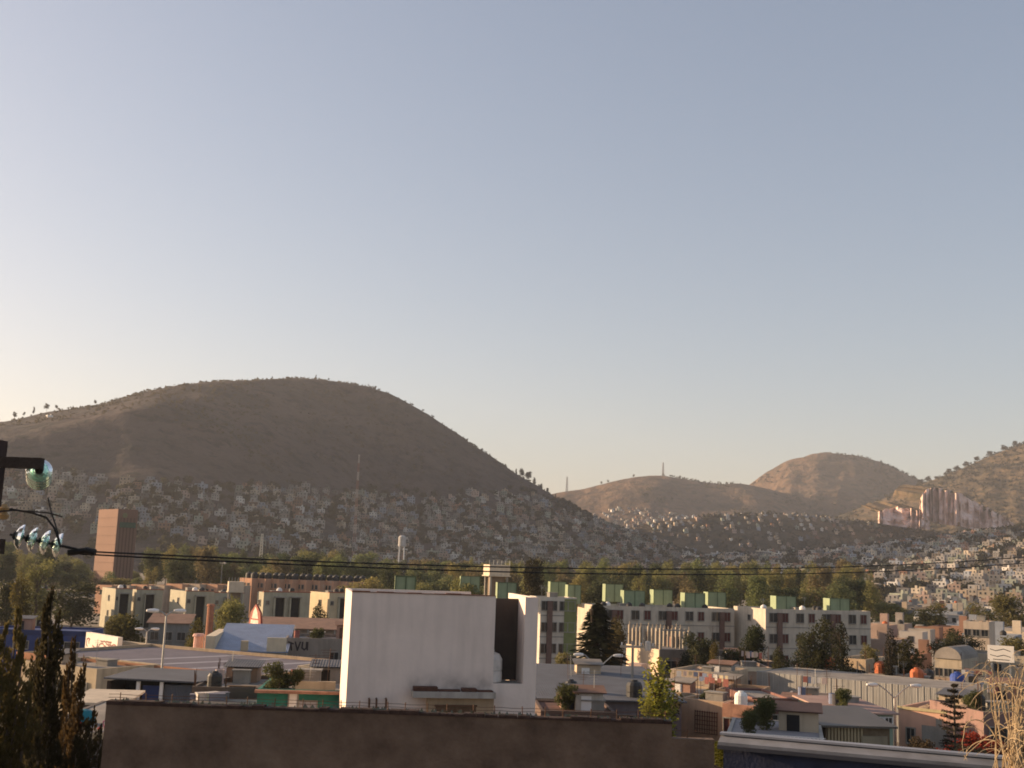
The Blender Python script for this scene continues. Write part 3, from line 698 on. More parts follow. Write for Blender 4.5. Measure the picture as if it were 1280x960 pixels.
# L5 workshop with pale blue sloping roof
root, W, D, H = bld('workshop', 'workshop with sloping pale blue sheet roof and cream gable, left of centre', 'workshop', 268, 108, 358, 813, 8, 8, 250, paint(.4,.35,.28,.3), ROOFC, .1)
D = min(D, 12); shed_roof(root, W, D, H, 1.9, WHBL, .15)
b = MB(); b.box(-.9, -.02, .2, D, 0, H+1.3); b.build('side_wall', paint(.62,.52,.38,.15), root)
b = MB(); b.box(W*.72, W*.99, -.1, .2, H+.02, H+1.3); b.build('cream_parapet', paint(.62,.52,.38,.15), root)
b = MB(); b.box(W*.36, W*.46, -.2, .4, H+.03, H+.95); b.build('chimney', paint(.5,.4,.28,.2), root)
win_row(root, W, H-2, 4, 1, .8)
root, W, D, H = bld('graffiti_building', 'grey building with black and white graffiti letters left of the white building', 'building', 357, 112, 448, 797, 8, 7, None, paint(.25,.215,.185,.35), ROOFC, .3)
strokes(root, [[(0,1),(.5,.85)],[(.25,.95),(.35,.3)],[(.7,1),(.95,.3),(1.2,1)],[(1.45,1),(1.4,.5),(1.65,.35),(1.85,.5),(1.85,1)],[(1.95,1),(1.95,.35)]], .3, H-1.5, .95, 1.1, GK, .075)
strokes(root, [[(.2,0),(.1,.8),(.5,1),(.5,.5),(.2,.5)],[(.8,1),(.8,0),(1.1,0),(1.1,1)],[(1.4,0),(1.4,.9),(1.7,.9),(1.7,.2)]], .4, H-2.7, .8, 1.0, mat('graffiti_grey', (.4,.38,.35), .8), .06)
win(root, W*.62, H-2.7, .8, 1.4, gm=DARK); win(root, W*.85, H-2.4, .6, .8)
# pink post, orange chimney
def simple_post(name, px, ytop, Y, r_, m_, label, cat='post'):
    p = at(px, ytop, Y); b = MB(); b.tube((0,0,0), (0,0,p.z-.25), r_, r_*.85, 10); b.tube((0,0,p.z-.25),(0,0,p.z), r_*1.15, r_*.9, 10)
    o = b.build(name, m_); o.location = (p.x, Y, 0); return tag(o, label, cat)
simple_post('chimney_stack', 264, 755, 135, .45, mat('orange_brick', (.4,.17,.1), .9, .3, 3), 'slender orange brick chimney stack left of the round tree', 'chimney')
simple_post('advertising_column', 249, 792, 112, .55, mat('pink_paint', (.62,.36,.3), .8, .3, 2), 'short pink cylinder beside the cream gable of the workshop', 'column')
# red-white sign shape near (320,765)
p = at(320, 755, 135); r_ = empty('shrine_sign', (p.x, 135, 0), R(-50), 'bright red and white pointed sign beside the round-topped tree', 'sign')
b = MB(); zc = at(320, 770, 135).z; b.face([(-1.5,0,zc-1),(1.5,0,zc-1),(1.2,0,zc+.4),(0,0,p.z),(-1.2,0,zc+.4)]); b.face([(-1.5,.25,zc-1),(-1.2,.25,zc+.4),(0,.25,p.z),(1.2,.25,zc+.4),(1.5,.25,zc-1)])
for a, c in (((-1.5,zc-1),(-1.2,zc+.4)),((-1.2,zc+.4),(0,p.z)),((0,p.z),(1.2,zc+.4)),((1.2,zc+.4),(1.5,zc-1))): b.face([(a[0],0,a[1]),(a[0],.25,a[1]),(c[0],.25,c[1]),(c[0],0,c[1])])
b.build('panel', mat('sign_red', (.3,.06,.04), .7, .3, 1), r_)
b = MB(); b.face([(-.8,-.02,zc-.3),(.8,-.02,zc-.3),(.5,-.02,zc+.5),(0,-.02,zc+1.1),(-.5,-.02,zc+.5)]); b.face([(-1,-.02,zc-.9),(.9,-.02,zc-.9),(.9,-.02,zc-.45),(-1,-.02,zc-.45)]); b.build('white_patch', mat('sign_white', (.8,.6,.5), .7, .3, 3), r_)
b = MB(); b.box(-.12,.12,.03,.22,0,zc-1); b.build('post', STEEL, r_)
# L4, L3
root, W, D, H = bld('house', 'low cream house wall behind the teal shop roof', 'house', 372, 86, 410, 832, -20, 5, None, paint(.6,.48,.33,.2), ROOFC, .3); win(root, W*.5, H-1.8, .7, .8)
root, W, D, H = bld('house', 'flat grey roofed house touching the left edge of the white building', 'house', 385, 74, 440, 843, 6, 9, None, paint(.4,.33,.25,.3), BLUEG, .15); win_row(root, W, H-2, 2); door(root, W*.7, .9, 2, RUST)
root, W, D, H = bld('teal_shop', 'low teal walled shop with white door, left of the white building', 'shop', 322, 62, 428, 861, 5, 7, None, mat('teal_paint', (.02,.17,.13), .7, .25, 1, dirt=.25), ROOFC, .15)
door(root, W*.38, .42, 1.7, WHITEM, H-1.9); win(root, W*.5, H-1.3, .9, .7, gm=mat('grey_shutter', (.3,.3,.33), .5), bars=2); win(root, W*.8, H-1.5, .6, .5, gm=mat('blue_grey_glass', (.25,.28,.35), .4))
b = MB(); b.box(-.1, W+.1, -.5, -.003, H-.16, H-.02); b.build('eave', mat('terracotta_edge', (.3,.16,.11), .9, .4, 2), root)
b = MB(); b.box(W*.42, W*.9, 1.0, 1.3, H-.1, H+.35); b.box(W*.1, W*.3, 2.0, 2.3, H-.1, H+.3); b.build('roof_beam', paint(.48,.38,.26,.3), root)
root, W, D, H = bld('house', 'jumbled low brick house with flat roof between the carport and the teal shop', 'house', 240, 66, 322, 858, 3, 7, None, paint(.11,.085,.07,.4), ROOFC, .2); win_row(root, W, H-1.6, 3, .9, .9); clutter(root, W, D, H, 4, 6); door(root, .4, .9, 2, RUST, H-2.6)
tank(on(root, 1.1, .8, H-.15), BLACK, 'dark round water tank on the flat roof beside the carport', None, .8)
for i in range(6):
    x = rnd.uniform(.3, W-.5); q = on(root, x, -1.2+rnd.uniform(-.3,.3), 0); q.z = at(236, 877, 63.5).z-.02
    b = MB(); s_ = rnd.uniform(.25, .5); b.box(-s_, s_, -.2, .2, 0, s_*.8); b.box(-s_-.04, s_+.04, -.24, .24, s_*.8+.002, s_*.8+.05); b.box(-s_*.4, s_*.4, -.22, -.201, s_*.2, s_*.6)
    o = b.build('crate', paint(*rnd.choice([(.6,.55,.5),(.4,.2,.1),(.2,.2,.25),(.65,.6,.4)]))); o.location = q; o.rotation_euler.z = rnd.random()
    tag(o, 'small box-like oddment in the clutter between carport and teal shop', 'crate', 'clutter between carport and teal shop')
root, W, D, H = bld('yard_platform', 'low concrete yard slab holding clutter in front of the brick house', 'platform', 236, 63.5, 324, 877, 3, 2, None, paint(.14,.11,.09), ROOFC, .02); b = MB(); b.box(0, W, -.05, -.003, H-.15, H); b.build('edge', CONC, root)
# right of the white building
root, W, D, H = bld('house', 'low house with broad blue-grey sheet roof right of the white building', 'house', 668, 76, 852, 872, 4, 15, None, paint(.17,.15,.16,.3), BLUEG, .05); shed_roof(root, W, D, H, .9, BLUEG); win_row(root, W, H-1.8, 4, 1.2, .8)
root, W, D, H = bld('house', 'cream low house under the left part of the blue-grey roof', 'house', 695, 72, 740, 866, -12, 3, None, paint(.5,.38,.22,.3), mat('ochre_roof', (.4,.3,.18), .9), .15); win(root, W*.3, H-1.4, .8, .8); win(root, W*.65, H-1.4, .8, .8)
root, W, D, H = bld('house', 'dark brick house with red roof strip behind the parapet wall', 'house', 676, 66, 770, 888, 3, 5, None, paint(.12,.08,.065,.4), mat('dark_red_roof', (.12,.06,.045), .9, .4, 1), .1); win_row(root, W, H-1.4, 3, .7, .8)
root, W, D, H = bld('house', 'beige long wall house behind the lime poplar', 'house', 772, 94, 905, 857, -36, 6, None, paint(.5,.38,.26,.35), ROOFC, .2); win_row(root, W, H-2.2, 5, .35, 1.3, gm=DARK); door(root, W*.9, 1, 2, RUST)
root, W, D, H = bld('house', 'beige boundary building with pale upper wall right of the slender palm', 'house', 838, 108, 905, 836, -30, 7, None, paint(.52,.4,.28,.3), ROOFC, .3); win_row(root, W, H-2.2, 3, .9, .9)
root, W, D, H = bld('house', 'tan walled house with square lattice gate under the beige long wall', 'house', 850, 80, 905, 872, -34, 4, None, paint(.5,.36,.24,.3), ROOFC, .2)
b = MB()
for i in range(10): b.box(W*.35+i*W*.055, W*.35+i*W*.055+.04, -.06, -.02, H-2.2, H-.7)
for i in range(6): b.box(W*.35, W*.87, -.08, -.061, H-2.2+i*.28, H-2.16+i*.28)
b.build('lattice_gate', RUST, root)
# unfinished building with rebar columns
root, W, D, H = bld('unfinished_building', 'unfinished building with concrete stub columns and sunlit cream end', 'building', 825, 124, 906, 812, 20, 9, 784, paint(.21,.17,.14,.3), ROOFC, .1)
b = MB(); b.box(-.12, -.004, 0, D, H-4, H); b.build('end_wall', paint(.66,.52,.38,.1), root); win(root, D*.25, H-2.2, .9, 1, 'l', W, D); win(root, D*.65, H-2.2, .9, 1, 'l', W, D); win_row(root, W, H-2.3, 3, 1.4, 1.1, gm=DARK)  # pale end, dark front: sun and shade put into the wall colours
for i in range(9):
    for j in (0, 1):
        b = MB(); x = .15+j*(W-.3)*.45; y = .2+i*(D-.4)/8; hh = 2.0+rnd.uniform(-.2,.3); b.box(x-.12, x+.12, y-.12, y+.12, H-.08, H+hh)
        for q_ in range(4): b.tube((x+.06*(q_%2)-.03, y+.06*(q_//2)-.03, H+hh), (x+.06*(q_%2)-.03, y+.06*(q_//2)-.03, H+hh+.4), .015, n=4)
        b.build('stub_column', paint(.34,.29,.23,.3), root)
b = MB(); b.box(0, W*.5, D*.1, D*.12, H+1.95, H+2.1); b.build('beam', CONC, root)
root, W, D, H = bld('house', 'dark grey house under trees right of the unfinished building', 'house', 906, 128, 972, 826, 12, 7, None, paint(.16,.13,.12,.3), ROOFC, .2); win_row(root, W, H-2.2, 3); door(root, W*.5, .9, 2, RUST)
tank(on(root, 1.5, 2, H-.2), WH, 'pale tank on the dark grey house under the trees', None, .9)
# corrugated wall
root, W, D, H = bld('sheet_metal_shed', 'long grey corrugated metal shed wall across the right foreground', 'shed', 946, 108, 1213, 839, -38, 8, None, GREY, ROOFC, .05)
b = MB(); 
for i in range(int(W/.55)): b.box(i*.55, i*.55+.05, -.022, -.003, 0, H+.02)
b.build('seam', mat('seam_steel', (.33,.32,.3), .6), root)
root, W, D, H = bld('sheet_metal_shed', 'shorter grey corrugated shed wall at the right, behind bare branches', 'shed', 1216, 88, 1282, 856, -34, 5, None, GREY, ROOFC, .05)
b = MB(); 
for i in range(int(W/.55)): b.box(i*.55, i*.55+.05, -.022, -.003, 0, H+.02)
b.build('seam', mat('seam_steel', (.33,.32,.3), .6), root)
root, W, D, H = bld('house', 'low house with bright cream parapet left of the corrugated shed', 'house', 905, 117, 965, 833, 0, 7, None, paint(.42,.3,.22,.3), ROOFC, .3); roofband(root, W, H, paint(.7,.58,.42,.1), .4)
win_row(root, W, H-2.2, 3, .8, .9)
# brick and pink cluster 
root, W, D, H = bld('house', 'small ochre and grey house with cluttered roof above the brick red house', 'house', 895, 86, 945, 861, -25, 5, None, paint(.36,.24,.15,.4), ROOFC, .3); clutter(root, W, D, H, 11); win_row(root, W, H-2, 2, .8, .9)
root, W, D, H = bld('house', 'peach and brick patched house with round white tank at its left', 'house', 903, 74, 942, 879, -30, 4, None, mat('peach_render', (.46,.24,.16), .9, .5, 1.2, c2=(.25,.12,.08), dirt=.3), ROOFC, .2); win_row(root, W, H-1.9, 2, .8, 1, gm=REDDARK); tank(on(root, .9, 1.0, H-.2), WH, 'round whitish tank on the peach patched house roof', None, .8)
root, W, D, H = bld('house', 'dull red house with shaded grey gable beside the corrugated shed', 'house', 940, 77, 990, 872, 6, 6, None, mat('dull_red_render', (.2,.1,.085), .9, .3, 1, dirt=.3), ROOFC, .15); win(root, W*.3, H-2, .9, .9)
root, W, D, H = bld('house', 'grey-beige house with sunlit left wall and slanted roof edge', 'house', 978, 83, 1040, 873, -20, 6, None, paint(.36,.3,.26,.3), ROOFC, .15); win(root, W*.78, H-1.7, .7, .5, gm=DARK); shed_roof(root, W*.45, D*.4, H, .2, ROOFB); door(root, W*.6, .8, 2, RUST, H-2.4)
root, W, D, H = bld('house', 'broad low building with plain grey asphalt roof behind the green bush', 'house', 905, 52, 1032, 924, -14, 8, None, paint(.35,.33,.3,.3), mat('grey_felt_roof', (.25,.235,.24), .9, .15, .4), .05)
b = MB()
for i in range(26): b.box(i*W/26, i*W/26+.04, .02, .06, H+.002, H+.3)
b.box(0, W, .03, .05, H+.3, H+.33); b.build('railing', WHITEM, root); win_row(root, W, H-1.6, 4)
root, W, D, H = bld('house', 'pale green low wall house beyond the grey asphalt roof', 'house', 1001, 66, 1034, 897, 0, 3, None, paint(.45,.45,.3,.2), ROOFC, .2); win(root, W*.4, H-1.2, .6, .5)
root, W, D, H = bld('house', 'house with pinkish flat roof and mint green window band', 'house', 1045, 72, 1116, 890, 8, 6, None, paint(.3,.38,.29,.2), mat('pinkish_roof', (.36,.24,.2), .9, .2, .5), .05); shed_roof(root, W, D, H, .3, mat('pinkish_roof', (.36,.24,.2), .9, .2, .5)); win_row(root, W, H-.8, 6, .45, .5, fm=WHITEM)
root, W, D, H = bld('wooden_shed', 'weathered wooden shed with vertical planks and sloping roof', 'shed', 1032, 58, 1112, 906, 6, 4, None, mat('weathered_plank', (.19,.14,.09), .95, .4, 2), ROOFC, .05)
shed_roof(root, W, D, H, .45, corrugated('old_sheet', (.13,.115,.1), 2)); b = MB()
for i in range(11): b.box(W*.03+i*.17, W*.03+i*.17+.1, -.07, -.004, 0, H-.1)
b.build('plank', paint(.42,.33,.2,.3), root); b = MB(); b.box(W*.55, W*.95, -.1, -.004, H-1.6, H-.5); b.build('panel', paint(.3,.25,.17,.3), root)
# pink house
root, W, D, H = bld('pink_house', 'pink sunlit house with painted grey shadow and dark window, right foreground', 'house', 1123, 76, 1229, 883, -40, 6, None, mat('pink_render', (.66,.39,.28), .9, .12, .6, dirt=.15), ROOFC, .25)
b = MB(); b.box(W*.28, W*.58, -.02, -.003, H-2.3, H-1.0); b.box(W*.45,W*.52,-.02,-.003,H-.998,H-.5); b.build('shadow_patch', CONC, root); win(root, W*.72, H-2.3, W*.18, .9, gm=DARK); win(root, W*.1, H-2.2, .5, .9); b = MB(); b.box(-.05, W+.05, -.08, -.004, H-.14, H+.05); b.build('cornice', paint(.45,.38,.22), root)  # grey patch paints shadow shapes on the sunlit pink front
root, W, D, H = bld('house', 'mauve shaded house at right of the pink house behind bare branches', 'house', 1229, 70, 1300, 890, 10, 6, None, paint(.24,.15,.13,.3), paint(.6,.48,.25), .2); win_row(root, W, H-2, 2)  # dark mauve puts the shade of this camera-facing side into the paint
root, W, D, H = bld('yellow_house', 'low house with yellow parapet above the pink house roof at right', 'house', 1196, 84, 1290, 878, -15, 5, None, paint(.62,.5,.24,.15), ROOFC, .2); win_row(root, W, H-1.8, 3, .8, .8)
# houses behind corrugated shed, placed
for i, a in enumerate(((1050,128,1082,822,-35,(.6,.45,.3),'cream cube house behind the corrugated shed with shaded side'), (1168,140,1202,822,-38,(.42,.35,.26),'grey-beige vaulted warehouse at right beside the white sign'), (1085,120,1130,841,-30,(.33,.26,.2),'low brown house behind the middle of the corrugated shed'), (1128,112,1180,850,-33,(.4,.3,.22),'cluttered roof house behind the right half of the corrugated shed'),(1180,108,1230,856,-30,(.36,.28,.22),'dull house carrying the blue tank at right'), (985,124,1045,833,-10,(.3,.25,.2),'flat grey house behind the left end of the corrugated shed'), (1205,150,1290,815,-36,(.4,.34,.26),'long plain wall house behind the white sign at right'),(1204,172,1236,776,-30,(.55,.45,.35),'tall pale block at the right edge above the white sign'))):
    root, W, D, H = bld('house', a[6], 'house', a[0], a[1], a[2], a[3], a[4], 7, None, paint(*a[5]), ROOFC, .3)
    win_row(root, W, H-2.1, 3, .9, .9); door(root, W*.1, .9, 2, RUST); clutter(root, W, D, H, i, 3)
    if i == 1:
        b = MB(); n_ = 10; pts = [(W*(1-math.cos(math.pi*k_/n_))/2, math.sin(math.pi*k_/n_)*1.4) for k_ in range(n_+1)]
        for (xa, za), (xb, zb) in zip(pts, pts[1:]): b.face([(xa,-.2,H+za),(xb,-.2,H+zb),(xb,D,H+zb),(xa,D,H+za)])
        b.face([(x,-.19,H+z) for x, z in pts]); b.build('vault_roof', ROOFC, root)
    if i in (2, 3, 4):
        tank(on(root, W*.3, 1, H-.3), (ORG, ORG, BLU)[i-2], ('orange tank behind the middle of the corrugated shed','orange tank behind the right half of the corrugated shed','bright blue tank behind the corrugated shed at right')[i-2], None, 1.25)
    if i == 5: tank(on(root, W*.9, .8, H-.3), ORG, 'orange tank at the left behind the corrugated shed', None, 1.2)
# white sign at right
p = at(1234, 806, 108); r_ = empty('sign_board', (p.x, 108, 0), R(-30), 'white board sign with dark scribbled lines on posts at right', 'sign')
b = MB(); b.box(0, 2.3, 0, .15, p.z-1.5, p.z); b.build('panel', mat('sign_white_board', (.8,.74,.66), .6, .08, 1), r_)
strokes(r_, [[(0,.8),(.4,.7),(1,.85),(1.5,.7)], [(0,.4),(.5,.3),(1,.42),(1.5,.3)], [(.2,.1),(1.4,.08)]], .25, p.z-1.4, 1.15, 1.3, GK, .03)
for x in (.3, 1.9): b = MB(); b.box(x-.08, x+.08, .16, .3, 0, p.z-.2); b.build('post', STEEL, r_)

# ---- foreground brown wall building
A = at(133, 878, 20); B = at(840, 908, 20)
root = empty('parapet_building', (A.x, 20, 0), 0, 'brown rendered building in shade with wire-topped parapet across the bottom', 'building'); W = B.x-A.x; H = (A.z+B.z)/2
C_ = at(893, 925, 20); W2 = C_.x-A.x
PB = mat('brown_cement_render', (.16, .11, .08), .95, .4, 1.1, c2=(.075, .048, .034), bump=.6, dirt=.25)
b = MB(); b.box(0, W, 0, .22, 0, H); b.box(W+.002, W2, 0, .22, 0, C_.z); b.box(0, .22, .22, 5.8, 0, H-1.52, skip='f'); b.box(W2-.22, W2, .22, 5.8, 0, H-1.52, skip='f'); b.box(0, W2, 5.8, 6, 0, H-1.25); b.build('wall', PB, root)
b = MB(); b.box(0, W2, .223, 5.79, H-1.5, H-1.3); b.build('roof', ROOFC, root)
b = MB(); rr = random.Random(5); x = 0
while x < W-.02:
    x2 = min(W, x+rr.uniform(.15, .38)); b.box(x, x2-.008, -.015, .235, H+.002, H+rr.uniform(.035, .075)); x = x2
b.build('coping', mat('dark_brick_coping', (.06, .035, .028), .95, .5, 6, bump=.5), root)
b = MB(); x = .2
while x < W2:
    z0 = H+.03 if x < W else C_.z-.02
    b.tube((x, .1, z0), (x+rr.uniform(-.01,.01), .1, z0+.17), .009, n=5); x += rr.uniform(.28, .5)
b.build('fence_picket', RUST, root)
b = MB()
for zz in (.11, .165):
    n_ = 60; P = [Vector((W*i/n_, .1, H+zz+.006*math.sin(i*1.7))) for i in range(n_+1)]; b.path(P, .0055, 4)
P = [Vector((W+(W2-W)*i/6, .1, C_.z+.12)) for i in range(7)]; b.path(P, .0055, 4)
b.build('barbed_wire', RUST, root)
# bottle glass shards along the coping
b = MB()
for i in range(150):
    x = rr.uniform(0, W); s_ = rr.uniform(.015, .04); z = H+.05; b.face([(x-s_,.08,z),(x+s_,.1,z),(x+rr.uniform(-.02,.02),.1,z+s_*2)])
b.build('glass_shard', mat('bottle_glass', (.1,.09,.05), .2, .3, 3, spec=.6), root)
# ---- foreground blue building at bottom right
A = at(896, 927, 24.5); B = at(1300, 957, 22.3)
v = Vector((B.x-A.x, B.y-A.y)); Wb = v.length+2; zt = A.z
root = empty('blue_building', (A.x, A.y, 0), math.atan2(v.y, v.x), 'dark blue building with grey corrugated roof edge at bottom right', 'building')
b = MB(); b.box(0, Wb, .8, .95, 0, zt-.12); b.box(0, .2, .95, 5, 0, zt-.85, skip='f'); b.box(Wb-.2, Wb, .95, 5, 0, zt-.85, skip='f'); b.build('wall', mat('navy_wall', (.028,.036,.075), .8, .3, 1.5, bump=.3, dirt=.2), root)
b = MB(); P = [(-.1,.72,zt-.1),(Wb,.72,zt-.1),(Wb,1.1,zt),(-.1,1.1,zt)]; b.face(P); b.box(-.1, Wb, .68, .72, zt-.2, zt-.1); b.face([(x,y,z-.06) for x,y,z in P][::-1])
b.face([(-.1,1.1,zt),(Wb,1.1,zt),(Wb,5,zt-.7),(-.1,5,zt-.7)]); b.build('sheet_roof', mat('grey_blue_sheet', (.2,.2,.21), .7, .35, .9, dirt=.4), root)
b = MB(); b.box(-.12, Wb, 1.0, 1.25, zt+.004, zt+.05); b.build('ridge_cap', mat('ridge_steel', (.3,.3,.32), .5, metal=.3), root)
b = MB(); b.box(-.1, Wb, .6, .678, zt-.24, zt-.16); b.build('gutter', mat('dark_gutter', (.05,.05,.06), .6), root)

# ------------------------------------------------------------------ things standing on the low roofs
rr = random.Random(31)
CL = [((.6,.57,.53),'white'),((.16,.19,.28),'blue'),((.3,.11,.09),'red'),((.45,.38,.26),'yellow'),((.5,.4,.37),'pink'),((.06,.06,.07),'black')]
for (root, W, D, z, x0, Y0) in HOSTS:
    if root.name.startswith(('sheet_metal', 'wooden', 'school', 'warehouse', 'workshop')): continue
    where = 'on a low roof '+('left of the white building' if x0 < 440 else 'just right of the white building' if x0 < 830 else 'near the corrugated shed')
    big = 2 if W*D > 110 else 1
    for _ in range(rr.randint(2, 4)*big):
        kind = rr.choice(['shack', 'shack', 'laundry', 'drum', 'tank', 'plants', 'planks'])
        if kind == 'laundry' and Y0 < 70: kind = 'plants'
        x, y = rr.uniform(.8, max(.9, W-2)), rr.uniform(.7, max(.8, D-1.8)); p = on(root, x, y, z); rz = root.rotation_euler.z
        if kind == 'shack':
            o = empty('roof_shack', p, rz, 'small makeshift shack '+where, 'shack', 'makeshift shacks '+where); w_, d_, h_ = rr.uniform(1.1, 2.3), rr.uniform(1, 1.6), rr.uniform(.8, 1.5)
            b = MB(); b.box(0, w_, 0, d_, 0, h_); c = rr.choice([(.45,.36,.26),(.3,.2,.14),(.5,.46,.4),(.34,.2,.15),(.25,.24,.23)]); b.build('wall', paint(*c), o)
            b = MB(); P = [(-.2,-.2,h_+.01),(w_+.2,-.2,h_+.01),(w_+.2,d_+.2,h_+.3),(-.2,d_+.2,h_+.3)]; b.face(P); b.face([(a,b_,c_-.06) for a,b_,c_ in P][::-1]); b.build('sheet_roof', rr.choice([ROOFB, ROOFC, BLUEG]), o)
            b = MB(); b.box(w_*.2, w_*.2+.6, -.03, -.003, 0, h_*.8); b.build('door', rr.choice([RUST, WHITEM, DARK]), o)
        elif kind == 'laundry':
            o = empty('laundry_line', p, rz+rr.uniform(-.4,.4), 'washing line hung with clothes '+where, 'washing line', 'washing lines '+where); L_ = rr.uniform(2, 3.2)
            b = MB(); b.tube((0,0,0),(0,0,1.7),.025,n=5); b.tube((L_,0,0),(L_,0,1.7),.025,n=5); b.build('post', RUST, o)
            b = MB(); b.tube((0,0,1.65),(L_,0,1.65),.008,n=4); b.build('line', RUST, o); q = .15
            while q < L_-.5:
                w_ = rr.uniform(.2, .42); c, n_ = rr.choice(CL[:5]); b = MB(); b.box(q, q+w_, -.012, .012, 1.65-rr.uniform(.25, .65), 1.67); b.build('cloth', paint(*c, dirt=.05), o); q += w_+rr.uniform(.05, .2)
        elif kind == 'drum':
            c, n_ = rr.choice(CL); b = MB(); b.lathe([(0,0),(.28,0),(.29,.02),(.28,.3),(.295,.32),(.28,.34),(.28,.6),(.295,.62),(.28,.64),(.28,.86),(.25,.86),(.25,.82),(0,.82)], 12); o = b.build('drum', paint(*c)); o.location = p
            tag(o, '%s metal drum %s' % (n_, where), 'drum', '%s drums %s' % (n_, where))
        elif kind == 'tank':
            c = rr.choice([BLACK, BLACK, WH, ORG]); n_ = 'black' if c == BLACK else 'white' if c == WH else 'orange'; tank(p, c, '%s plastic water tank %s' % (n_, where), '%s plastic tanks %s' % (n_, where), rr.uniform(.8, 1.1))
        elif kind == 'plants':
            tree('potted_shrub', p, rr.uniform(.9, 1.8), .8, 'shrub', rr.randint(1, 5), 'leafy potted shrub '+where, 'potted shrubs '+where, (.12,.13,.05), 'plant')
        else:
            b = MB(); a = rr.uniform(-.5,.5)
            P = [Vector((0,0,0)), Vector((rr.uniform(1.2,2),a,0))]
            b.box(0, 1.8, 0, .2, 0, .05); b.box(.1, 1.9, .05, .28, .052, .1); b.box(.0, 1.7, -.05, .12, .102, .15); o = b.build('plank_stack', paint(.3,.2,.12)); o.location = p; o.rotation_euler.z = rz+a; tag(o, 'stack of loose planks '+where, 'planks', 'plank stacks '+where)

# ------------------------------------------------------------------ lamps, poles
def street_lamp(px, yfork, Y, span, rot, label, rise=.9, z0=0):
    p = at(px, yfork, Y); r_ = empty('street_lamp', (p.x, Y, z0), R(rot), label, 'street lamp', 'twin-arm street lamps'); h = p.z-z0
    b = MB(); b.tube((0,0,0),(0,0,h), .11, .06, 8); b.lathe([(.2,0),(.2,.1),(.12,.5),(.11,.5)], 8); b.build('pole', STEEL, r_)
    for s_ in (-1, 1):
        b = MB(); b.path([Vector((0,0,h-.1)), Vector((s_*span*.45,0,h+rise*.5)), Vector((s_*span*.85,0,h+rise*.95)), Vector((s_*span,0,h+rise))], .045, 6); b.build('arm', STEEL, r_)
        b = MB(); M_ = Matrix.Translation((s_*(span+.32), 0, h+rise-.02)) @ Matrix.Rotation(R(90), 4, 'Y') @ Matrix.Diagonal((.75, 1, 1, 1))
        b.lathe([(0,-.42),(.1,-.4),(.16,-.2),(.19,.1),(.14,.34),(0,.4)], 10, 0, M_); b.build('lamp_head', mat('lamp_head_grey', (.75,.72,.68), .4, .1, 3), r_, True)
street_lamp(748, 835, 90, 1.25, 5, 'twin-arm street lamp right of the white building, arms spread wide', 1.0)
street_lamp(1118, 871, 80, 1.25, 5, 'twin-arm street lamp in front of the corrugated metal shed', .8)
street_lamp(208, 768, 74, .55, 30, 'tall thin street lamp rising in front of the mauve warehouse roof', .25)
street_lamp(184, 789, 115, .45, 20, 'short twin street lamp above the graffiti wall', .25)
def util_pole(px, yt, Y, label, arm=2.2, rot=0):
    p = at(px, yt, Y); r_ = empty('utility_pole', (p.x, Y, 0), R(rot), label, 'utility pole'); h = p.z
    b = MB(); b.tube((0,0,0),(0,0,h+.4), .13, .09, 8); b.build('pole', CONC, r_)
    b = MB(); b.box(-arm*.4, arm*.7, -.24, -.13, h-.1, h+.08); b.build('crossarm', paint(.5,.42,.32,.2), r_)
    for x in (-arm*.35, arm*.25, arm*.62): b = MB(); b.lathe([(.03,0),(.07,.05),(.03,.1),(.07,.15),(.02,.22)], 8, 0, Matrix.Translation((x,-.18,h+.08))); b.build('insulator', WHITEM, r_)
    b = MB(); b.lathe([(0,0),(.2,0),(.22,.1),(.22,.6),(.18,.68),(0,.7)], 10, 0, Matrix.Translation((arm*.45,-.36,h-.25))); b.build('transformer', mat('transformer_grey', (.55,.5,.44), .6), r_)
    return r_
util_pole(791, 808, 86, 'concrete utility pole with pale crossarm left of the lime poplar', 2.4)
util_pole(278, 704, 300, 'far utility pole among trees left of the water tower', 1.6)
for (px, yt_, Y, lb) in ((912,742,135,'a'),):
    pass
# red and white lattice mast
def mast(px, ytop, Y, z0, wd, label, mats, name='radio_mast'):
    p = at(px, ytop, Y); r_ = empty(name, (p.x, Y, z0), 0, label, 'mast'); h = p.z-z0; n_ = 14
    for s_ in range(n_ if len(mats) > 1 else 1):
        a0, a1 = (s_/n_, (s_+1)/n_) if len(mats) > 1 else (0, 1)
        b = MB(); wa, wb = wd*(1-.6*a0), wd*(1-.6*a1)
        seg = 3 if len(mats) > 1 else 16
        for k_ in range(4):
            sx, sy = ((-1,-1),(1,-1),(1,1),(-1,1))[k_]; tx, ty = ((-1,-1),(1,-1),(1,1),(-1,1))[(k_+1)%4]
            b.tube((sx*wa, sy*wa, h*a0), (sx*wb, sy*wb, h*a1), wd*.16, n=4)
            for j in range(seg):
                f0 = j/seg; f1 = (j+1)/seg; w0 = wa+(wb-wa)*f0; w1 = wa+(wb-wa)*f1; z0_ = h*(a0+(a1-a0)*f0); z1_ = h*(a0+(a1-a0)*f1)
                b.tube((sx*w0, sy*w0, z0_), (tx*w1, ty*w1, z1_), wd*.09, n=3); b.tube((sx*w0, sy*w0, z0_), (tx*w0, ty*w0, z0_), wd*.09, n=3)
        b.build('lattice_section', mats[s_ % len(mats)], r_)
    return r_
p = at(449, 568, 840)
mast(449, 568, 840, 0, 1.05, 'tall slim red and white lattice mast before the rounded hill', [mat('mast_red', (.2,.09,.07), .7), mat('mast_white', (.33,.3,.28), .7)])
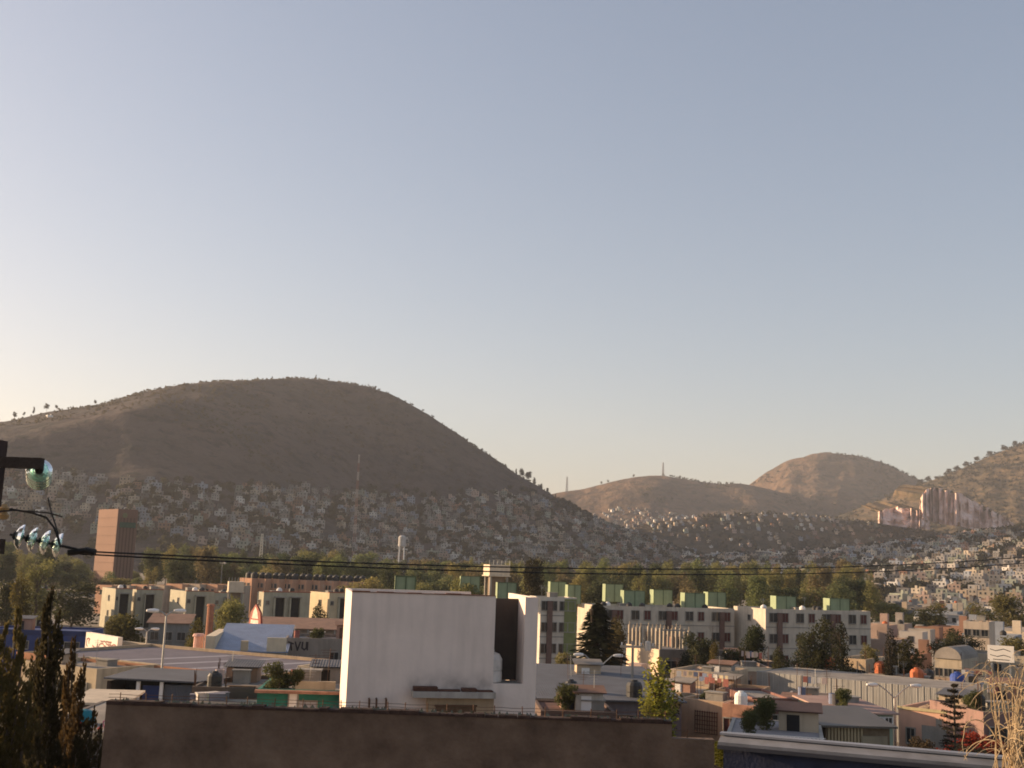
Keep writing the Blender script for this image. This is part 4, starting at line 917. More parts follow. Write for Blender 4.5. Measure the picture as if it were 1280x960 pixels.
for (px, yt_, yb_, Y, lb) in ((709,596,613,2600,'thin pale mast at the left end of the far ridge'), (829,578,596,2690,'thin pale mast on top of the far ridge')):
    q = at(px, yb_, Y); mast(px, yt_, Y, q.z-4, 2.6, lb, [mat('far_mast_grey', (.3,.28,.27), .7)])
mast(328, 667, 700, 0, 1.2, 'short pale mast at the hill foot left of the red and white mast', [mat('mast_pale', (.5,.48,.42), .7)])
# white elevated tank
p = at(503, 669, 600); r_ = empty('elevated_tank', (p.x, 600, 0), 0, 'white elevated water tank on legs right of the red and white mast', 'water tower'); 
b = MB(); b.lathe([(0,p.z-6.5),(1.8,p.z-6),(2,p.z-5.5),(2,p.z-1),(1.2,p.z-.2),(0,p.z)], 14); b.build('tank', paint(.42,.41,.4), r_, True)
for k_ in range(4): a = 1.57*k_+.78; b = MB(); b.tube((2.4*math.cos(a),2.4*math.sin(a),0),(1.7*math.cos(a),1.7*math.sin(a),p.z-5.8),.22,n=6); b.build('leg', WHITEM, r_)
b = MB(); 
for k_ in range(4):
    for zz in (.25,.5,.75): a, c = 1.57*k_+.78, 1.57*(k_+1)+.78; q = 2.4-.7*zz; b.tube((q*math.cos(a),q*math.sin(a),p.z*zz),(q*math.cos(c),q*math.sin(c),p.z*zz),.1,n=4)
b.build('brace', WHITEM, r_)
# near pole at left with glass insulators
YP = 11.6
p = at(-6, 560, YP); root = empty('power_pole', (p.x, YP, 0), 0, 'dark power pole and crossarm cut by the left edge, carrying glass insulators', 'utility pole'); Hh = p.z
b = MB(); b.box(-.09, .085, -.09, .09, 0, Hh+.08); b.build('pole', mat('dark_red_wood', (.045,.025,.022), .85, .4, 4), root)
q0 = at(-30, 577, YP-.1)-Vector((p.x, YP, 0)); q1 = at(55, 580, YP-.1)-Vector((p.x, YP, 0))
b = MB(); b.box(q0.x, q1.x, -.19, -.092, q1.z-.055, q1.z+.055); b.build('crossarm', WOOD, root)
b = MB(); zz = at(0, 690, YP).z; b.box(-.3, .25, -.2, -.092, zz-.02, zz+.13); b.build('lower_crossarm', WOOD, root)
GI = bpy.data.materials.new('insulator_glass'); GI.use_nodes = True; bs = GI.node_tree.nodes['Principled BSDF']
bs.inputs['Base Color'].default_value = (.62, .9, .8, 1); bs.inputs['Transmission Weight'].default_value = .92; bs.inputs['Roughness'].default_value = .14; bs.inputs['IOR'].default_value = 1.5
HW = mat('dark_hardware', (.03,.028,.028), .6, .3, 5, metal=.5)
def disc(b, M_, s_=1): b.lathe([(.03,.05),(.05,.045),(.09,.03),(.125,.0),(.13,-.015),(.115,-.02),(.09,.0),(.085,-.022),(.07,-.02),(.06,.005),(.05,-.03),(.03,-.03)], 22, 0, M_ @ Matrix.Scale(s_, 4))
def string(top, dirv, n, step, label, group):
    r_ = empty('insulator_string', top, 0, label, 'insulator', group)
    dv = Vector(dirv).normalized(); q = (-dv).to_track_quat('Z', 'Y').to_matrix().to_4x4()
    for i in range(n):
        b = MB(); M_ = Matrix.Translation(dv*(.1+step*i)) @ q; disc(b, M_); b.build('glass_disc', GI, r_, True)
        b = MB(); b.lathe([(0,.075),(.03,.07),(.045,.05),(.045,.02),(.02,0),(.015,-.05),(0,-.05)], 10, 0, M_); b.build('metal_cap', HW, r_, True)
    b = MB(); b.tube((0,0,0), dv*(.1), .012, n=6); b.tube(dv*(.1+step*(n-1)), dv*(.2+step*n), .014, n=6); b.build('rod', HW, r_)
    return top+dv*(.2+step*n)
t0 = at(49, 586, YP-.1)
e0 = string(t0, (-.165, .42, -.07), 4, .12, 'greenish glass disc insulator string hanging from the crossarm end', 'glass insulators on the power pole')
s0 = at(12, 668, YP-.1); s1 = at(84, 684, YP+.15)
e1 = string(s0, s1-s0, 4, .125, 'greenish glass strain insulator string along the wire, below the crossarm', 'glass insulators on the power pole')
def cable(name, P0, P1, sag, r, label, n=40, group=None):
    b = MB(); pts = []
    for i in range(n+1):
        t_ = i/n; q = P0.lerp(P1, t_); q.z -= sag*4*t_*(1-t_); pts.append(q)
    b.path(pts, r, 5); o = b.build(name, HW); return tag(o, label, 'cable', group)
for i, (y0, y1, r) in enumerate(((681, 655, .009), (685, 662, .009))):
    P1 = at(1560, y1, 33); cable('power_line', e1+Vector((0, 0, -.01-.03*i)), P1, .62+.02*i, r, ('upper' if i == 0 else 'lower')+' of the two dark power lines crossing the whole view', 60)
b = MB(); b.path([e1-Vector((.12,0,.03)), e1+Vector((.06,0,.0)), e1+Vector((.16,0,-.02))], .035, 8); o = b.build('line_clamp', HW); tag(o, 'dark clamp joining the strain insulators to the power lines', 'clamp')
P = [at(-20,636,YP), at(10,636,YP), at(40,641,YP), at(58,647,YP), at(68,660,YP), at(76,684,YP)]
b = MB(); b.path([Vector((a, b_, c)) for a, b_, c in [tuple(x) for x in P]], .011, 6); tag(b.build('jumper_cable', HW), 'dark jumper cable looping down from the power pole to the strain insulators', 'cable')
P = [at(-20,640,YP-.2), at(20,638,YP-.2), at(60,641,YP-.2), at(78,646,YP-.2)]
b = MB(); b.path(P, .008, 6); tag(b.build('jumper_cable', HW), 'short dark cable stub beside the jumper, level below the crossarm', 'cable')
b = MB(); b.path([at(60,622,YP), at(64,640,YP), at(72,664,YP), at(75,682,YP)], .008, 6); tag(b.build('jumper_cable', HW), 'thin dark wire dropping from the hanging glass insulator', 'cable')
b = MB(); b.lathe([(0,0),(.04,.01),(.055,.05),(.03,.08),(.05,.12),(.02,.16),(0,.16)], 12, 0, Matrix.Translation(at(4, 650, YP-.15))); tag(b.build('pin_insulator', mat('brown_porcelain', (.35,.22,.1), .25, .2, 5), None, True), 'small brown porcelain insulator at the left edge on the pole', 'insulator')

# ------------------------------------------------------------------ foreground vegetation
def sprig_tree(name, px, ytop, Y, seed, spikes, label, color):
    """upright feathery cypress: vertical limbs clothed in leaf tufts"""
    rr = random.Random(seed); p0 = at(px, 960, Y); root = empty(name, (p0.x, Y, 0), 0, label, 'tree'); b = MB(); tk = MB()
    tk.tube((0,0,0), (0,0,p0.z), .14, .09, 8)
    for (sx, sy, wd) in spikes:
        tip = at(sx, sy, Y+rr.uniform(-.4,.4))-Vector((p0.x, Y, 0)); base = Vector((tip.x*.45, tip.y, p0.z-1.2)); L = (tip-base).length
        tk.path([base, base.lerp(tip, .5)+Vector((tip.x*.12,0,0)), tip], .05, 5, 0, .008)
        wd *= 1.7; n_ = int(1900*L*wd/.35/3.2)
        for k_ in range(n_):
            t_ = rr.random()**.8; c = base.lerp(tip, t_); c.x += tip.x*.12*math.sin(math.pi*t_)
            rad = wd*(1-t_**2.2)*rr.random()**.5*(.75+.9*noise.noise(Vector((t_*9, sx*.37, seed))))+.02; c.x += .12*wd*noise.noise(Vector((t_*5, sx, 3)))*3
            a = rr.uniform(0, 6.28)
            if noise.noise(Vector((c.x*3, a*1.2+sx, c.z*4.5))) < -.04: continue
            q = c+Vector((math.cos(a)*rad, math.sin(a)*rad, rr.uniform(-.08,.12)))
            up = Vector((math.cos(a)*.35, math.sin(a)*.35, 1)).normalized(); s_ = rr.uniform(.035, .085); sd = up.cross(Vector((rr.uniform(-1,1), rr.uniform(-1,1), .1))).normalized()*s_*.35
            b.face((q-up*s_*.5, q-sd, q+up*s_, q+sd))
    b.build('crown', leaf('green', (1,1,1)), root, color=color); tk.build('trunk', TRUNK, root); return root
sprig_tree('cypress', 66, 740, 24, 1, [(66,741,.3),(74,770,.22),(57,790,.3),(46,805,.22),(82,862,.25),(70,835,.4),(60,860,.4),(90,900,.25)], 'dark feathery cypress with the tallest spire near the left edge', (.06,.05,.024))
sprig_tree('cypress', 100, 800, 23, 2, [(92,803,.13),(105,828,.13),(100,850,.17),(86,835,.14),(118,890,.12),(96,890,.2)], 'small dark cypress with thin twin spires beside the brown wall', (.075,.048,.02))
sprig_tree('cypress', 14, 770, 22, 3, [(22,765,.2),(8,785,.25),(30,800,.25),(0,800,.35),(16,850,.4),(38,860,.3),(-15,790,.4),(28,900,.35)], 'olive-lit cypress clump filling the bottom left corner', (.12,.095,.035))
sprig_tree('cypress', 120, 905, 21.5, 6, [(112,905,.2),(124,915,.14),(130,930,.14),(95,925,.3),(70,930,.3),(45,925,.3)], 'low dark shrub growth at the foot of the brown wall edge', (.06,.05,.025))
# turquoise ball, white blossoms and stall goods lower left
p = at(106, 899, 40); b = MB(); b.lathe([(0,-.35),(.2,-.3),(.33,-.12),(.36,.0),(.33,.12),(.2,.3),(0,.35)], 16, 0, Matrix.Translation((0,0,0))); o = b.build('water_tank', mat('turquoise_plastic', (.01,.16,.2), .5, .2, 2), None, True); o.location = p; o.scale = (1,1,1); tag(o, 'round turquoise tank behind the cypress at lower left', 'water tank')
root, W, D, H = bld('market_roof', 'low grey roof littered with coloured goods behind the cypresses, lower left', 'building', 30, 38, 134, 913, 2, 8, None, paint(.12,.1,.09), ROOFC, .02); b = MB(); b.box(0, W, -.05, -.004, H-.2, H); b.build('edge', paint(.45,.35,.22), root); win_row(root, W, H-1.3, 3, .6, .6)
for i in range(16):
    q = on(root, rnd.uniform(.2, W-.3), rnd.uniform(.2, 2.0), H-.02); s_ = rnd.uniform(.06, .14); cc = rnd.choice([(.6,.55,.5),(.5,.05,.04),(.6,.4,.1),(.3,.5,.5),(.45,.15,.2)])
    b = MB(); b.lathe([(0,0),(s_,0),(s_*1.15,s_*1.2),(s_*.6,s_*1.5),(s_*.7,s_*1.7),(0,s_*1.75)], 8); o = b.build('pot', paint(*cc)); o.location = q; nm = {(.6,.55,.5):'white',(.5,.05,.04):'red',(.6,.4,.1):'orange',(.3,.5,.5):'pale teal',(.45,.15,.2):'crimson'}[cc]
    tag(o, 'small %s pot among goods on the low roof behind the cypresses' % nm, 'pot', '%s pots on the low roof at lower left' % nm)
root, W, D, H = bld('awning_stall', 'stall with pale curved awning between the cypresses and the carport', 'stall', 96, 52, 152, 877, 3, 2.5, None, paint(.1,.09,.08), paint(.6,.5,.38,.1), .02); shed_roof(root, W, D, H, .25, paint(.6,.5,.38,.1)); win_row(root, W, H-1.2, 2, .6, .6)
# green bush by the parapet step
gtree(912, 911, 27, 'bush', 'shrub', 1, 60, 'bright yellow-green bush at the right end of the brown parapet wall', color=(.14,.14,.02), cat='bush', z0=9.6)
gtree(870, 917, 30, 'bush', 'shrub', 2, 46, 'thin green creeper bush behind the lower step of the brown wall', color=(.11,.1,.03), cat='bush', z0=9.2)
# bare pale tree at lower right corner
rr = random.Random(12); p0 = at(1262, 958, 15); root = empty('bare_tree', (p0.x, 15, 0), 0, 'bare pale drooping branches of a leafless tree at bottom right', 'tree')
BR = mat('pale_bark', (.42, .32, .2), .9, .35, 5)
tk = MB(); top = Vector((.12, 0, p0.z+.55)); tk.path([Vector((0,0,0)), Vector((.05,0,p0.z-1)), Vector((.1,0,p0.z)), top], .09, 7, 0, .04); tk.build('trunk', BR, root)
for i in range(46):
    b = MB(); st = Vector((rr.uniform(-.12, .3), rr.uniform(-.3, .3), p0.z-rr.uniform(.1, .5))); pk = at(rr.uniform(1232, 1330), rr.uniform(838, 935), 15)-Vector((p0.x, 15, 0)); pk.y = rr.uniform(-.4, .4)
    pts = [st.lerp(pk, k_/6)+Vector((rr.uniform(-.02,.02), rr.uniform(-.03,.03), .07*math.sin(k_/6*math.pi)+rr.uniform(-.012,.012))) for k_ in range(7)]
    q = pts[-1].copy(); v = (pts[-1]-pts[-2]).normalized(); dr = rr.choice([-1, -1, 1])
    for j in range(rr.randint(5, 12)):
        v = (v+Vector((dr*.14+rr.uniform(-.3,.3), rr.uniform(-.25,.25), -.3))).normalized(); q = q+v*.065; pts.append(q.copy())
    for m_ in range(rr.randint(2, 4)):
        w2 = pts[rr.randint(3, len(pts)-2)].copy(); v2 = Vector((rr.uniform(-1,1), rr.uniform(-1,1), rr.uniform(-.2,.8))).normalized(); p2 = [w2.copy()]
        for k_ in range(rr.randint(4, 8)): w2 = w2+v2*.05; v2 = (v2+Vector((rr.uniform(-.45,.45), rr.uniform(-.3,.3), -.28))).normalized(); p2.append(w2.copy())
        b.path(p2, .0055, 4, 0, .002)
    b.path(pts, .011, 5, 0, .004); b.build('branch', BR, root)

# ------------------------------------------------------------------ placed trees
O1, O2, O3, DG, LG = (.24,.235,.09), (.16,.18,.08), (.29,.25,.095), (.065,.07,.035), (.2,.2,.04)
gtree(748, 753, 118, 'conifer', 'conifer', 1, 110, 'dark green conifer in front of the sunlit end of the long apartment block', color=(.035,.042,.02))
gtree(824, 822, 70, 'poplar', 'poplar', 1, 50, 'bright lime green slender poplar right of the concrete utility pole', color=(.3,.3,.05))
gtree(810, 870, 69, 'poplar', 'poplar', 2, 22, 'smaller lime shoot leaning left of the bright lime poplar', color=(.27,.26,.05))
gtree(892, 800, 112, 'slender_tree', 'poplar', 3, 16, 'slender yellowish tree with bare lower trunk before the dark house', color=(.13,.1,.03))
gtree(833, 862, 74, 'sapling', 'tall', 2, 44, 'thin leafy sapling right of the lime poplar', color=(.09,.08,.03))
gtree(806, 826, 90, 'shrub', 'shrub', 2, 44, 'dark rounded shrub beneath the unfinished building', color=(.035,.035,.02), cat='bush')
def araucaria(px, ytop, Y, label, color):
    p = at(px, ytop, Y); h = p.z; root = empty('araucaria', (p.x, Y, 0), 0, label, 'tree'); rr = random.Random(5); tk = MB(); cr = MB()
    tk.tube((0,0,0), (0,0,h), .16, .03, 8)
    z = h-.1; n_ = 0
    while z > h-5.2:
        t_ = (h-z)/5.2; L = .12+.75*min(1, t_*2.2)*rr.uniform(.75, 1.2)*(1 if t_ < .6 else .85)
        for k_ in range(6):
            a = rr.uniform(0, 6.28); d = Vector((math.cos(a), math.sin(a), rr.uniform(-.15, .35))); st = Vector((0,0,z)); en = st+d*L*rr.uniform(.6, 1.15); tk.tube(st, en, .025, .01, 4)
            for j in range(60):
                f = rr.uniform(.12, 1.05); c = st.lerp(en, f); o_ = Vector((rr.uniform(-1,1), rr.uniform(-1,1), rr.uniform(-.6,1))).normalized(); c = c+o_*.045
                e_ = (o_+d.normalized()*.7).normalized(); sd = e_.cross(Vector((rr.uniform(-1,1), rr.uniform(-1,1), .3))).normalized()*.022; cr.face((c-e_*.03, c-sd, c+e_*.1, c+sd))
        z -= .2+.12*rr.random()+.1*t_
    cr.build('crown', leaf('green', (1,1,1)), root, color=color); tk.build('trunk', TRUNK, root)
araucaria(1192, 855, 60, 'dark tiered conifer standing before the pink house', (.06,.05,.035))
0 and gtree(1192, 853, 62, 'monkey_puzzle', 'conifer', 2, 62, 'dark tiered conifer standing before the pink house', color=(.03,.028,.016))
gtree(290, 744, 140, 'tree', 'round', 1, 52, 'round-topped green tree between the small water tower and the workshop', color=O1)
gtree(247, 770, 140, 'tree', 'tall', 1, 26, 'narrow yellow-green tree left of the orange chimney', color=(.12,.11,.03))
gtree(153, 762, 150, 'tree', 'shrub', 3, 74, 'broad light green bushy tree above the white graffiti wall', color=(.11,.1,.032))
gtree(95, 724, 175, 'tree', 'round', 2, 74, 'large dark tree left of the nearest walk-up block', color=DG)
gtree(50, 695, 200, 'tree', 'tall', 2, 44, 'tall olive tree rising above the cypress spire at left', color=O1)
gtree(30, 716, 150, 'tree', 'tall', 3, 34, 'yellowish slender tree behind the far-left cypress', color=(.12,.1,.03))
gtree(8, 725, 165, 'tree', 'round', 3, 50, 'dark tree at the very left edge behind the cypresses', color=DG)
gtree(399, 752, 165, 'tree', 'round', 4, 28, 'dark tree before the cream walk-up block by the white building', color=DG)
gtree(346, 812, 92, 'bush', 'shrub', 4, 58, 'dark green and olive bush before the workshop', color=(.06,.055,.022), cat='bush')
gtree(292, 818, 94, 'bush', 'shrub', 5, 84, 'leafless brownish bush along the warehouse roof end', color=(.12,.075,.05), cat='bush')
gtree(1022, 770, 125, 'tree', 'round', 2, 50, 'green tree before the middle of the rightmost apartment block', color=(.06,.062,.025))
gtree(1052, 775, 122, 'tree', 'tall', 4, 32, 'darker tall tree just right of the green tree before the rightmost block', color=(.04,.042,.02))
gtree(1003, 790, 118, 'tree', 'tall', 1, 28, 'narrow dark tree left of the green tree before the rightmost block', color=DG)
gtree(940, 780, 128, 'tree', 'round', 3, 44, 'green tree before the sunlit end of the rightmost apartment block', color=(.045,.055,.022))
gtree(1130, 796, 125, 'tree', 'round', 4, 60, 'broad dark tree behind the middle of the corrugated shed', color=(.06,.055,.018))
gtree(1112, 785, 119, 'tree', 'tall', 3, 22, 'thin dark tree rising left of the broad dark tree', color=(.04,.035,.02))
gtree(1203, 785, 160, 'tree', 'round', 5, 50, 'dark tree behind the vaulted warehouse', color=DG)
gtree(875, 790, 122, 'tree', 'round', 1, 46, 'shadowy tree right of the unfinished building', color=DG)
gtree(857, 812, 116, 'tree', 'round', 2, 30, 'small dark tree against the shaded side of the unfinished building', color=(.025,.03,.016))
gtree(770, 768, 128, 'tree', 'round', 5, 34, 'olive brown tree between the conifer and the stub columns', color=(.1,.08,.03))
gtree(713, 800, 112, 'bush', 'shrub', 1, 70, 'dark low tree mass right of the white building pier', color=(.04,.035,.02), cat='bush')
gtree(1245, 912, 60, 'bush', 'shrub', 4, 60, 'red bougainvillea bush below the pink house at right', color=(.28,.035,.025), cat='bush', z0=4)
gtree(1205, 905, 62, 'bush', 'shrub', 5, 76, 'red flowering bush mass beneath the window of the pink house', color=(.3,.05,.03), cat='bush', z0=4)
gtree(1150, 905, 64, 'bush', 'shrub', 2, 60, 'dry tangled shrub at the left foot of the pink house', color=(.1,.075,.045), cat='bush', z0=3.5)
gtree(1215, 925, 50, 'bush', 'shrub', 3, 90, 'pale dry shrubs above the blue building roof at right', color=(.15,.11,.06), cat='bush', z0=4.5)
gtree(1100, 922, 50, 'bush', 'shrub', 1, 110, 'dark green hedge behind the blue building roof edge', color=(.06,.06,.02), cat='bush', z0=5)
gtree(1060, 890, 66, 'bush', 'shrub', 4, 60, 'dark shrub between the wooden shed and mint window house', color=DG, cat='bush', z0=3)
gtree(700, 876, 70, 'bush', 'shrub', 5, 60, 'dark shrub beneath the cream low house right of the white building', color=(.05,.04,.02), cat='bush', z0=4)
gtree(668, 696, 205, 'tree', 'round', 3, 40, 'brownish dark tree right of the concrete water tower', color=(.05,.045,.022))
gtree(580, 722, 190, 'tree', 'round', 1, 40, 'small olive tree above the right part of the white building roof', color=O1)

for (px, yt_, Y, w_, kd, lb) in ((918,806,126,34,'round','dark tree between the slender palm-like tree and the grey house'),(975,806,117,30,'round','low dark tree below the sunlit end of the rightmost block'),(902,826,118,30,'shrub','dark shrub at the foot of the slender tree'),(1085,800,130,30,'round','olive tree at the right foot of the rightmost block'),(1180,790,150,40,'round','olive tree beyond the broad dark tree at right'),
    (1262,795,150,50,'round','large olive tree at right beyond the white sign'),(1225,752,230,44,'round','olive round tree above the white sign at right'),(1262,742,240,60,'round','wide olive tree by the right edge below the hillside'),(1165,752,240,46,'round','olive tree beyond the houses right of the rightmost block'),(700,806,128,34,'shrub','green shrub at the foot of the block beside the white building'),(1240,838,95,44,'shrub','green bush below the white sign at right')):
    gtree(px, yt_, Y, 'bush' if kd == 'shrub' else 'tree', kd, 1+px % 6, w_*(1.6 if kd == 'shrub' else 1), lb, color=(.08,.08,.035) if 'dark' in lb else (.19,.17,.065), cat='bush' if kd == 'shrub' else 'tree')
# ------------------------------------------------------------------ tree belt behind the blocks
nb = 0
BELT = []
zones = [(0, 'at far left'), (120, 'left of the tower'), (175, 'right of the tower'), (260, 'over the salmon houses, left'), (340, 'over the salmon houses, right'), (440, 'left over the white building'), (540, 'right over the white building'), (640, 'beside the small water tower'), (740, 'over the long block, left'), (840, 'over the long block, right'), (930, 'between the two pale blocks'), (1010, 'over the rightmost block'), (1090, 'right of the rightmost block'), (1190, 'near the right edge')]
def zone(px):
    z_ = zones[0][1]
    for a, n_ in zones:
        if px >= a: z_ = n_
    return z_
tl = [(-150,676),(0,684),(60,692),(105,700),(120,716),(175,716),(185,686),(262,680),(300,692),(430,690),(470,700),(600,702),(640,698),(700,702),(780,702),(880,700),(1000,704),(1080,708),(1110,745),(1200,760),(1400,760)]
for row, (Y, dy) in enumerate(((430, -1), (370, 3), (315, 8), (270, 14), (235, 24))):
    px = -160+rnd.uniform(0, 15)
    while px < 1300:
        step = rnd.uniform(11, 30)*300/Y; yt_ = interp(tl, px)+dy+rnd.gauss(0, 4.5)
        if px > 1095 and (row < 2 or rnd.random() < .25): px += step; continue
        if row >= 3 and px < 1095 and (px < 440 or rnd.random() < .45): px += step; continue
        cc = rnd.choice([O1, O1, O2, O3, (.2,.23,.09), (.09,.105,.05), (.22,.18,.095)]); kd = rnd.choice(['round','round','round','tall'])
        nmc = {O1:'olive', O2:'dull green', O3:'yellowish olive', (.2,.23,.09):'mid green', (.09,.105,.05):'dark green', (.22,.18,.095):'brownish'}[cc]
        lab = '%s %s tree in the %s row, %s' % (nmc, 'slender' if kd == 'tall' else 'round', ['rearmost','rear','middle','front','nearest'][row], zone(px))
        gtree(px, yt_, Y+rnd.uniform(-15, 15), 'belt_tree', kd, rnd.randint(1, 6), rnd.uniform(30, 52)*300/Y*(.6 if kd == 'tall' else 1), lab, 'tree belt '+zone(px), cc)
        nb += 1; px += step
print('belt trees', nb)

# ------------------------------------------------------------------ small houses
PAL = [('pale grey',(.4,.37,.34)),('white',(.7,.66,.6)),('cream',(.6,.5,.38)),('pale grey',(.47,.43,.39)),('brick red',(.34,.19,.13)),('bare cement',(.3,.27,.24)),('bare cement',(.34,.3,.26)),('blue-grey',(.32,.35,.4)),('tan',(.45,.35,.25)),('pinkish',(.5,.36,.29)),('dark grey',(.17,.16,.155)),('greenish grey',(.34,.36,.29))]
WALLT = mat('painted_house_wall', (1,1,1), .9, .3, .25, tint=True)
FORMS = ['single-storey','two-storey','two-storey set-back','three-storey']
def house_geo(form, seed):
    """returns dict part -> list of MB; local unit metres, footprint centred"""
    rr = random.Random(seed*7+form*3); w_ = rr.uniform(3.4, 5); d_ = rr.uniform(3.4, 5); H = (3.1, 5.9, 3.2, 8.6)[form]
    wl, rf, wn, dr = MB(), MB(), [], []
    def blk(x0, x1, y0, y1, z0, z1):
        k = .18; wl.box(x0, x1, y0, y0+k, z0, z1, skip='b'); wl.box(x0, x1, y1-k, y1, z0, z1, skip='b'); wl.box(x0, x0+k, y0+k, y1-k, z0, z1, skip='bfk'); wl.box(x1-k, x1, y0+k, y1-k, z0, z1, skip='bfk')
        rf.box(x0+k, x1-k, y0+k, y1-k, z1-.5, z1-.35, skip='b')
        s_ = 0
        z = z0 if z0 > 0 else 0
        while z+2.6 < z1:
            n_ = max(1, int((x1-x0)/2.6))
            for i in range(n_):
                c = x0+(x1-x0)*(i+.5)/n_+rr.uniform(-.3,.3); b = MB(); b.box(c-.5, c+.5, y0-.05, y0-.004, z+1, z+2.1); b.box(c-.6, c+.6, y0-.14, y0-.004, z+.9, z+.98, 1); wn.append(b)
            n_ = max(1, int((y1-y0)/3))
            for i in range(n_):
                c = y0+(y1-y0)*(i+.5)/n_; b = MB(); b.box(x0-.05, x0-.004, c-.45, c+.45, z+1, z+2.1); b.box(x0-.14, x0-.004, c-.55, c+.55, z+.9, z+.98, 1); wn.append(b)
            z += 2.8
    blk(-w_, w_, -d_, d_, -4, H)
    if form == 2: blk(-w_+rr.uniform(0,.5), rr.uniform(.2, w_*.5), -d_*.2, d_-.02, H-.1, H+2.8)
    b = MB(); b.box(w_*.55, w_*.55+.95, -d_-.06, -d_-.004, 0, 2.1); dr.append(b)
    ex = MB(); 
    x = rr.uniform(-w_*.3, w_*.8); ex.box(x, x+1.6, d_*.2, d_*.2+1.5, H-.4, H+(2.2 if form != 2 else .6)); 
    return wl, rf, wn, dr, ex
# far variants: one mesh each
FARV = []
for f_ in range(4):
    for s_ in range(4):
        wl, rf, wn, dr, ex = house_geo(f_, s_+1); b = MB()
        for src, m_ in [(wl, 0), (rf, 1), (ex, 0)]+[(x, 2) for x in wn]+[(x, 3) for x in dr]:
            for q in src.f: b.face([src.v[i] for i in q], m_)
        FARV.append((f_, b))
FARMESH = []
for f_, b in FARV:
    o = b.build('house', [WALLT, ROOFC, GLASS, RUST]); FARMESH.append(o.data); bpy.data.objects.remove(o)
# near variants: thing with parts
NEARV = []
for f_ in (0, 1, 2, 1, 0, 2):
    s_ = len(NEARV)+20; wl, rf, wn, dr, ex = house_geo(f_, s_)
    parts = [('wall', wl, [WALLT]), ('roof', rf, [ROOFC]), ('roof_room', ex, [WALLT])]+[('window', x, [GLASS, CONC]) for x in wn[:8]]+[('door', x, [RUST]) for x in dr]
    L = []
    for nm, b, ms in parts:
        o = b.build(nm, ms); L.append((nm, o.data)); bpy.data.objects.remove(o)
    NEARV.append((f_, L))
def clear(x, y, r): return all((x-a)**2+(y-b_)**2 > (r+c)**2 for a, b_, c in FOOT)
count = 0
def near_place():
    global count
    th = R(-32); c_, s_ = math.cos(th), math.sin(th)
    for i in range(-60, 80):
        for j in range(-60, 80):
            x = 20+i*11+rnd.uniform(-1.2,1.2); y = 200+j*11.5+rnd.uniform(-1.2,1.2)
            X = x*c_-(y-200)*s_; Y = 200+x*s_+(y-200)*c_
            if Y < 100 or Y > 480: continue
            px, py = proj((X, Y, 4))
            if px < -60 or px > 1400: continue
            if px < 1090 and Y > 125: continue
            if px < 660 and Y < 125 : continue
            if px > 1090 and Y > 230 and rnd.random() < .25: continue
            if gz(X, Y) > 30: continue
            if not clear(X, Y, 3.8): continue
            FOOT.append((X, Y, 4.3))
            v_ = rnd.randrange(6)
            if Y < 150 and v_ in (1, 2, 3, 5): v_ = 0
            f_, L = NEARV[v_]; nm, cc = rnd.choice(PAL); q_ = rnd.uniform(.8,1.2); cc = tuple(k*q_ for k in cc)
            zn_ = 'near the corrugated shed' if Y < 150 else 'beyond the white sign' if Y < 240 else 'halfway to the right hillside' if Y < 340 else 'at the right slope foot'
            if px < 1090: zn_ = 'before the apartment blocks'
            lr = 'by the right edge' if px > 1220 else 'toward the left' if px < 1150 else 'in the middle'
            if px < 1090: lr = 'on the left' if px < 800 else 'on the right'
            lab = '%s %s house %s, %s' % (nm, FORMS[f_], zn_, lr)
            r_ = empty('small_house', (X, Y, gz(X, Y)), th+rnd.choice([0, 0, math.pi])*0, lab, 'house', 'small houses '+zn_); r_.scale = (.85, .85, .9)
            for pn, me in L:
                o = bpy.data.objects.new(pn, me); col.objects.link(o); o.parent = r_; o.color = (*cc, 1)
            if rnd.random() < .6: tank(Vector((X+c_*2+s_*1.9, Y+s_*2-c_*1.9, gz(X, Y)+(2.6, 5.4, 2.7)[f_]*.9-.02)), rnd.choice([BLACK, BLACK, WH, ORG]), 'roof tank on a small house '+zn_, 'roof tanks on the small houses at right', 1)
            count += 1
near_place(); print('near houses', count)
# hillside houses
cand = []
lim = [(-300,600),(0,590),(80,590),(150,596),(250,604),(350,606),(450,614),(540,616),(600,612),(660,618),(700,630),(760,655),(820,676),(900,702)]
def add_grid(h, Y0, Y1, sx, sy, th, test, u0=-60, u1=1340, jit=2.5):
    t_ = R(th); c_, s_ = math.cos(t_), math.sin(t_); n_ = 0
    for i in range(-260, 260):
        for j in range(-110, 110):
            x = i*sx+rnd.uniform(-jit, jit); y = j*sy+rnd.uniform(-jit, jit); X = x*c_-y*s_; Y = (Y0+Y1)/2+x*s_+y*c_
            if not (Y0 < Y < Y1): continue
            if abs(i) % 9 == 0 and rnd.random() < .8: continue          # streets
            zz = h.z(X, Y)
            if zz < .3 or zz < gz(X, Y)-1: continue
            px, py = proj((X, Y, zz+2))
            if px < u0 or px > u1: continue
            if not test(px, py, X, Y): continue
            cand.append((X, Y, zz, px, py, t_)); n_ += 1
    return n_
def ns(X, Y, f=.012): return noise.noise(Vector((X*f, Y*f, 3.3)))
n1 = add_grid(hillA, 800, 1475, 9.6, 9.4, 8, lambda px, py, X, Y: py > interp(lim, px)+6*ns(X, Y, .03) and ns(X, Y, .02) > -.5 and py < 712, jit=3.2)
n2 = add_grid(hillF, 560, 1345, 13, 14, -32, lambda px, py, X, Y: px > 850 and ns(X, Y, .011) > (-.25 if px > 1050 else -.1) and (py > 664 or px < 1180))
n3 = add_grid(hillE, 1570, 1765, 12, 10, 5, lambda px, py, X, Y: px > 770 and px < 1150 and rnd.random() < (.85 if Y > 1715 else .4))
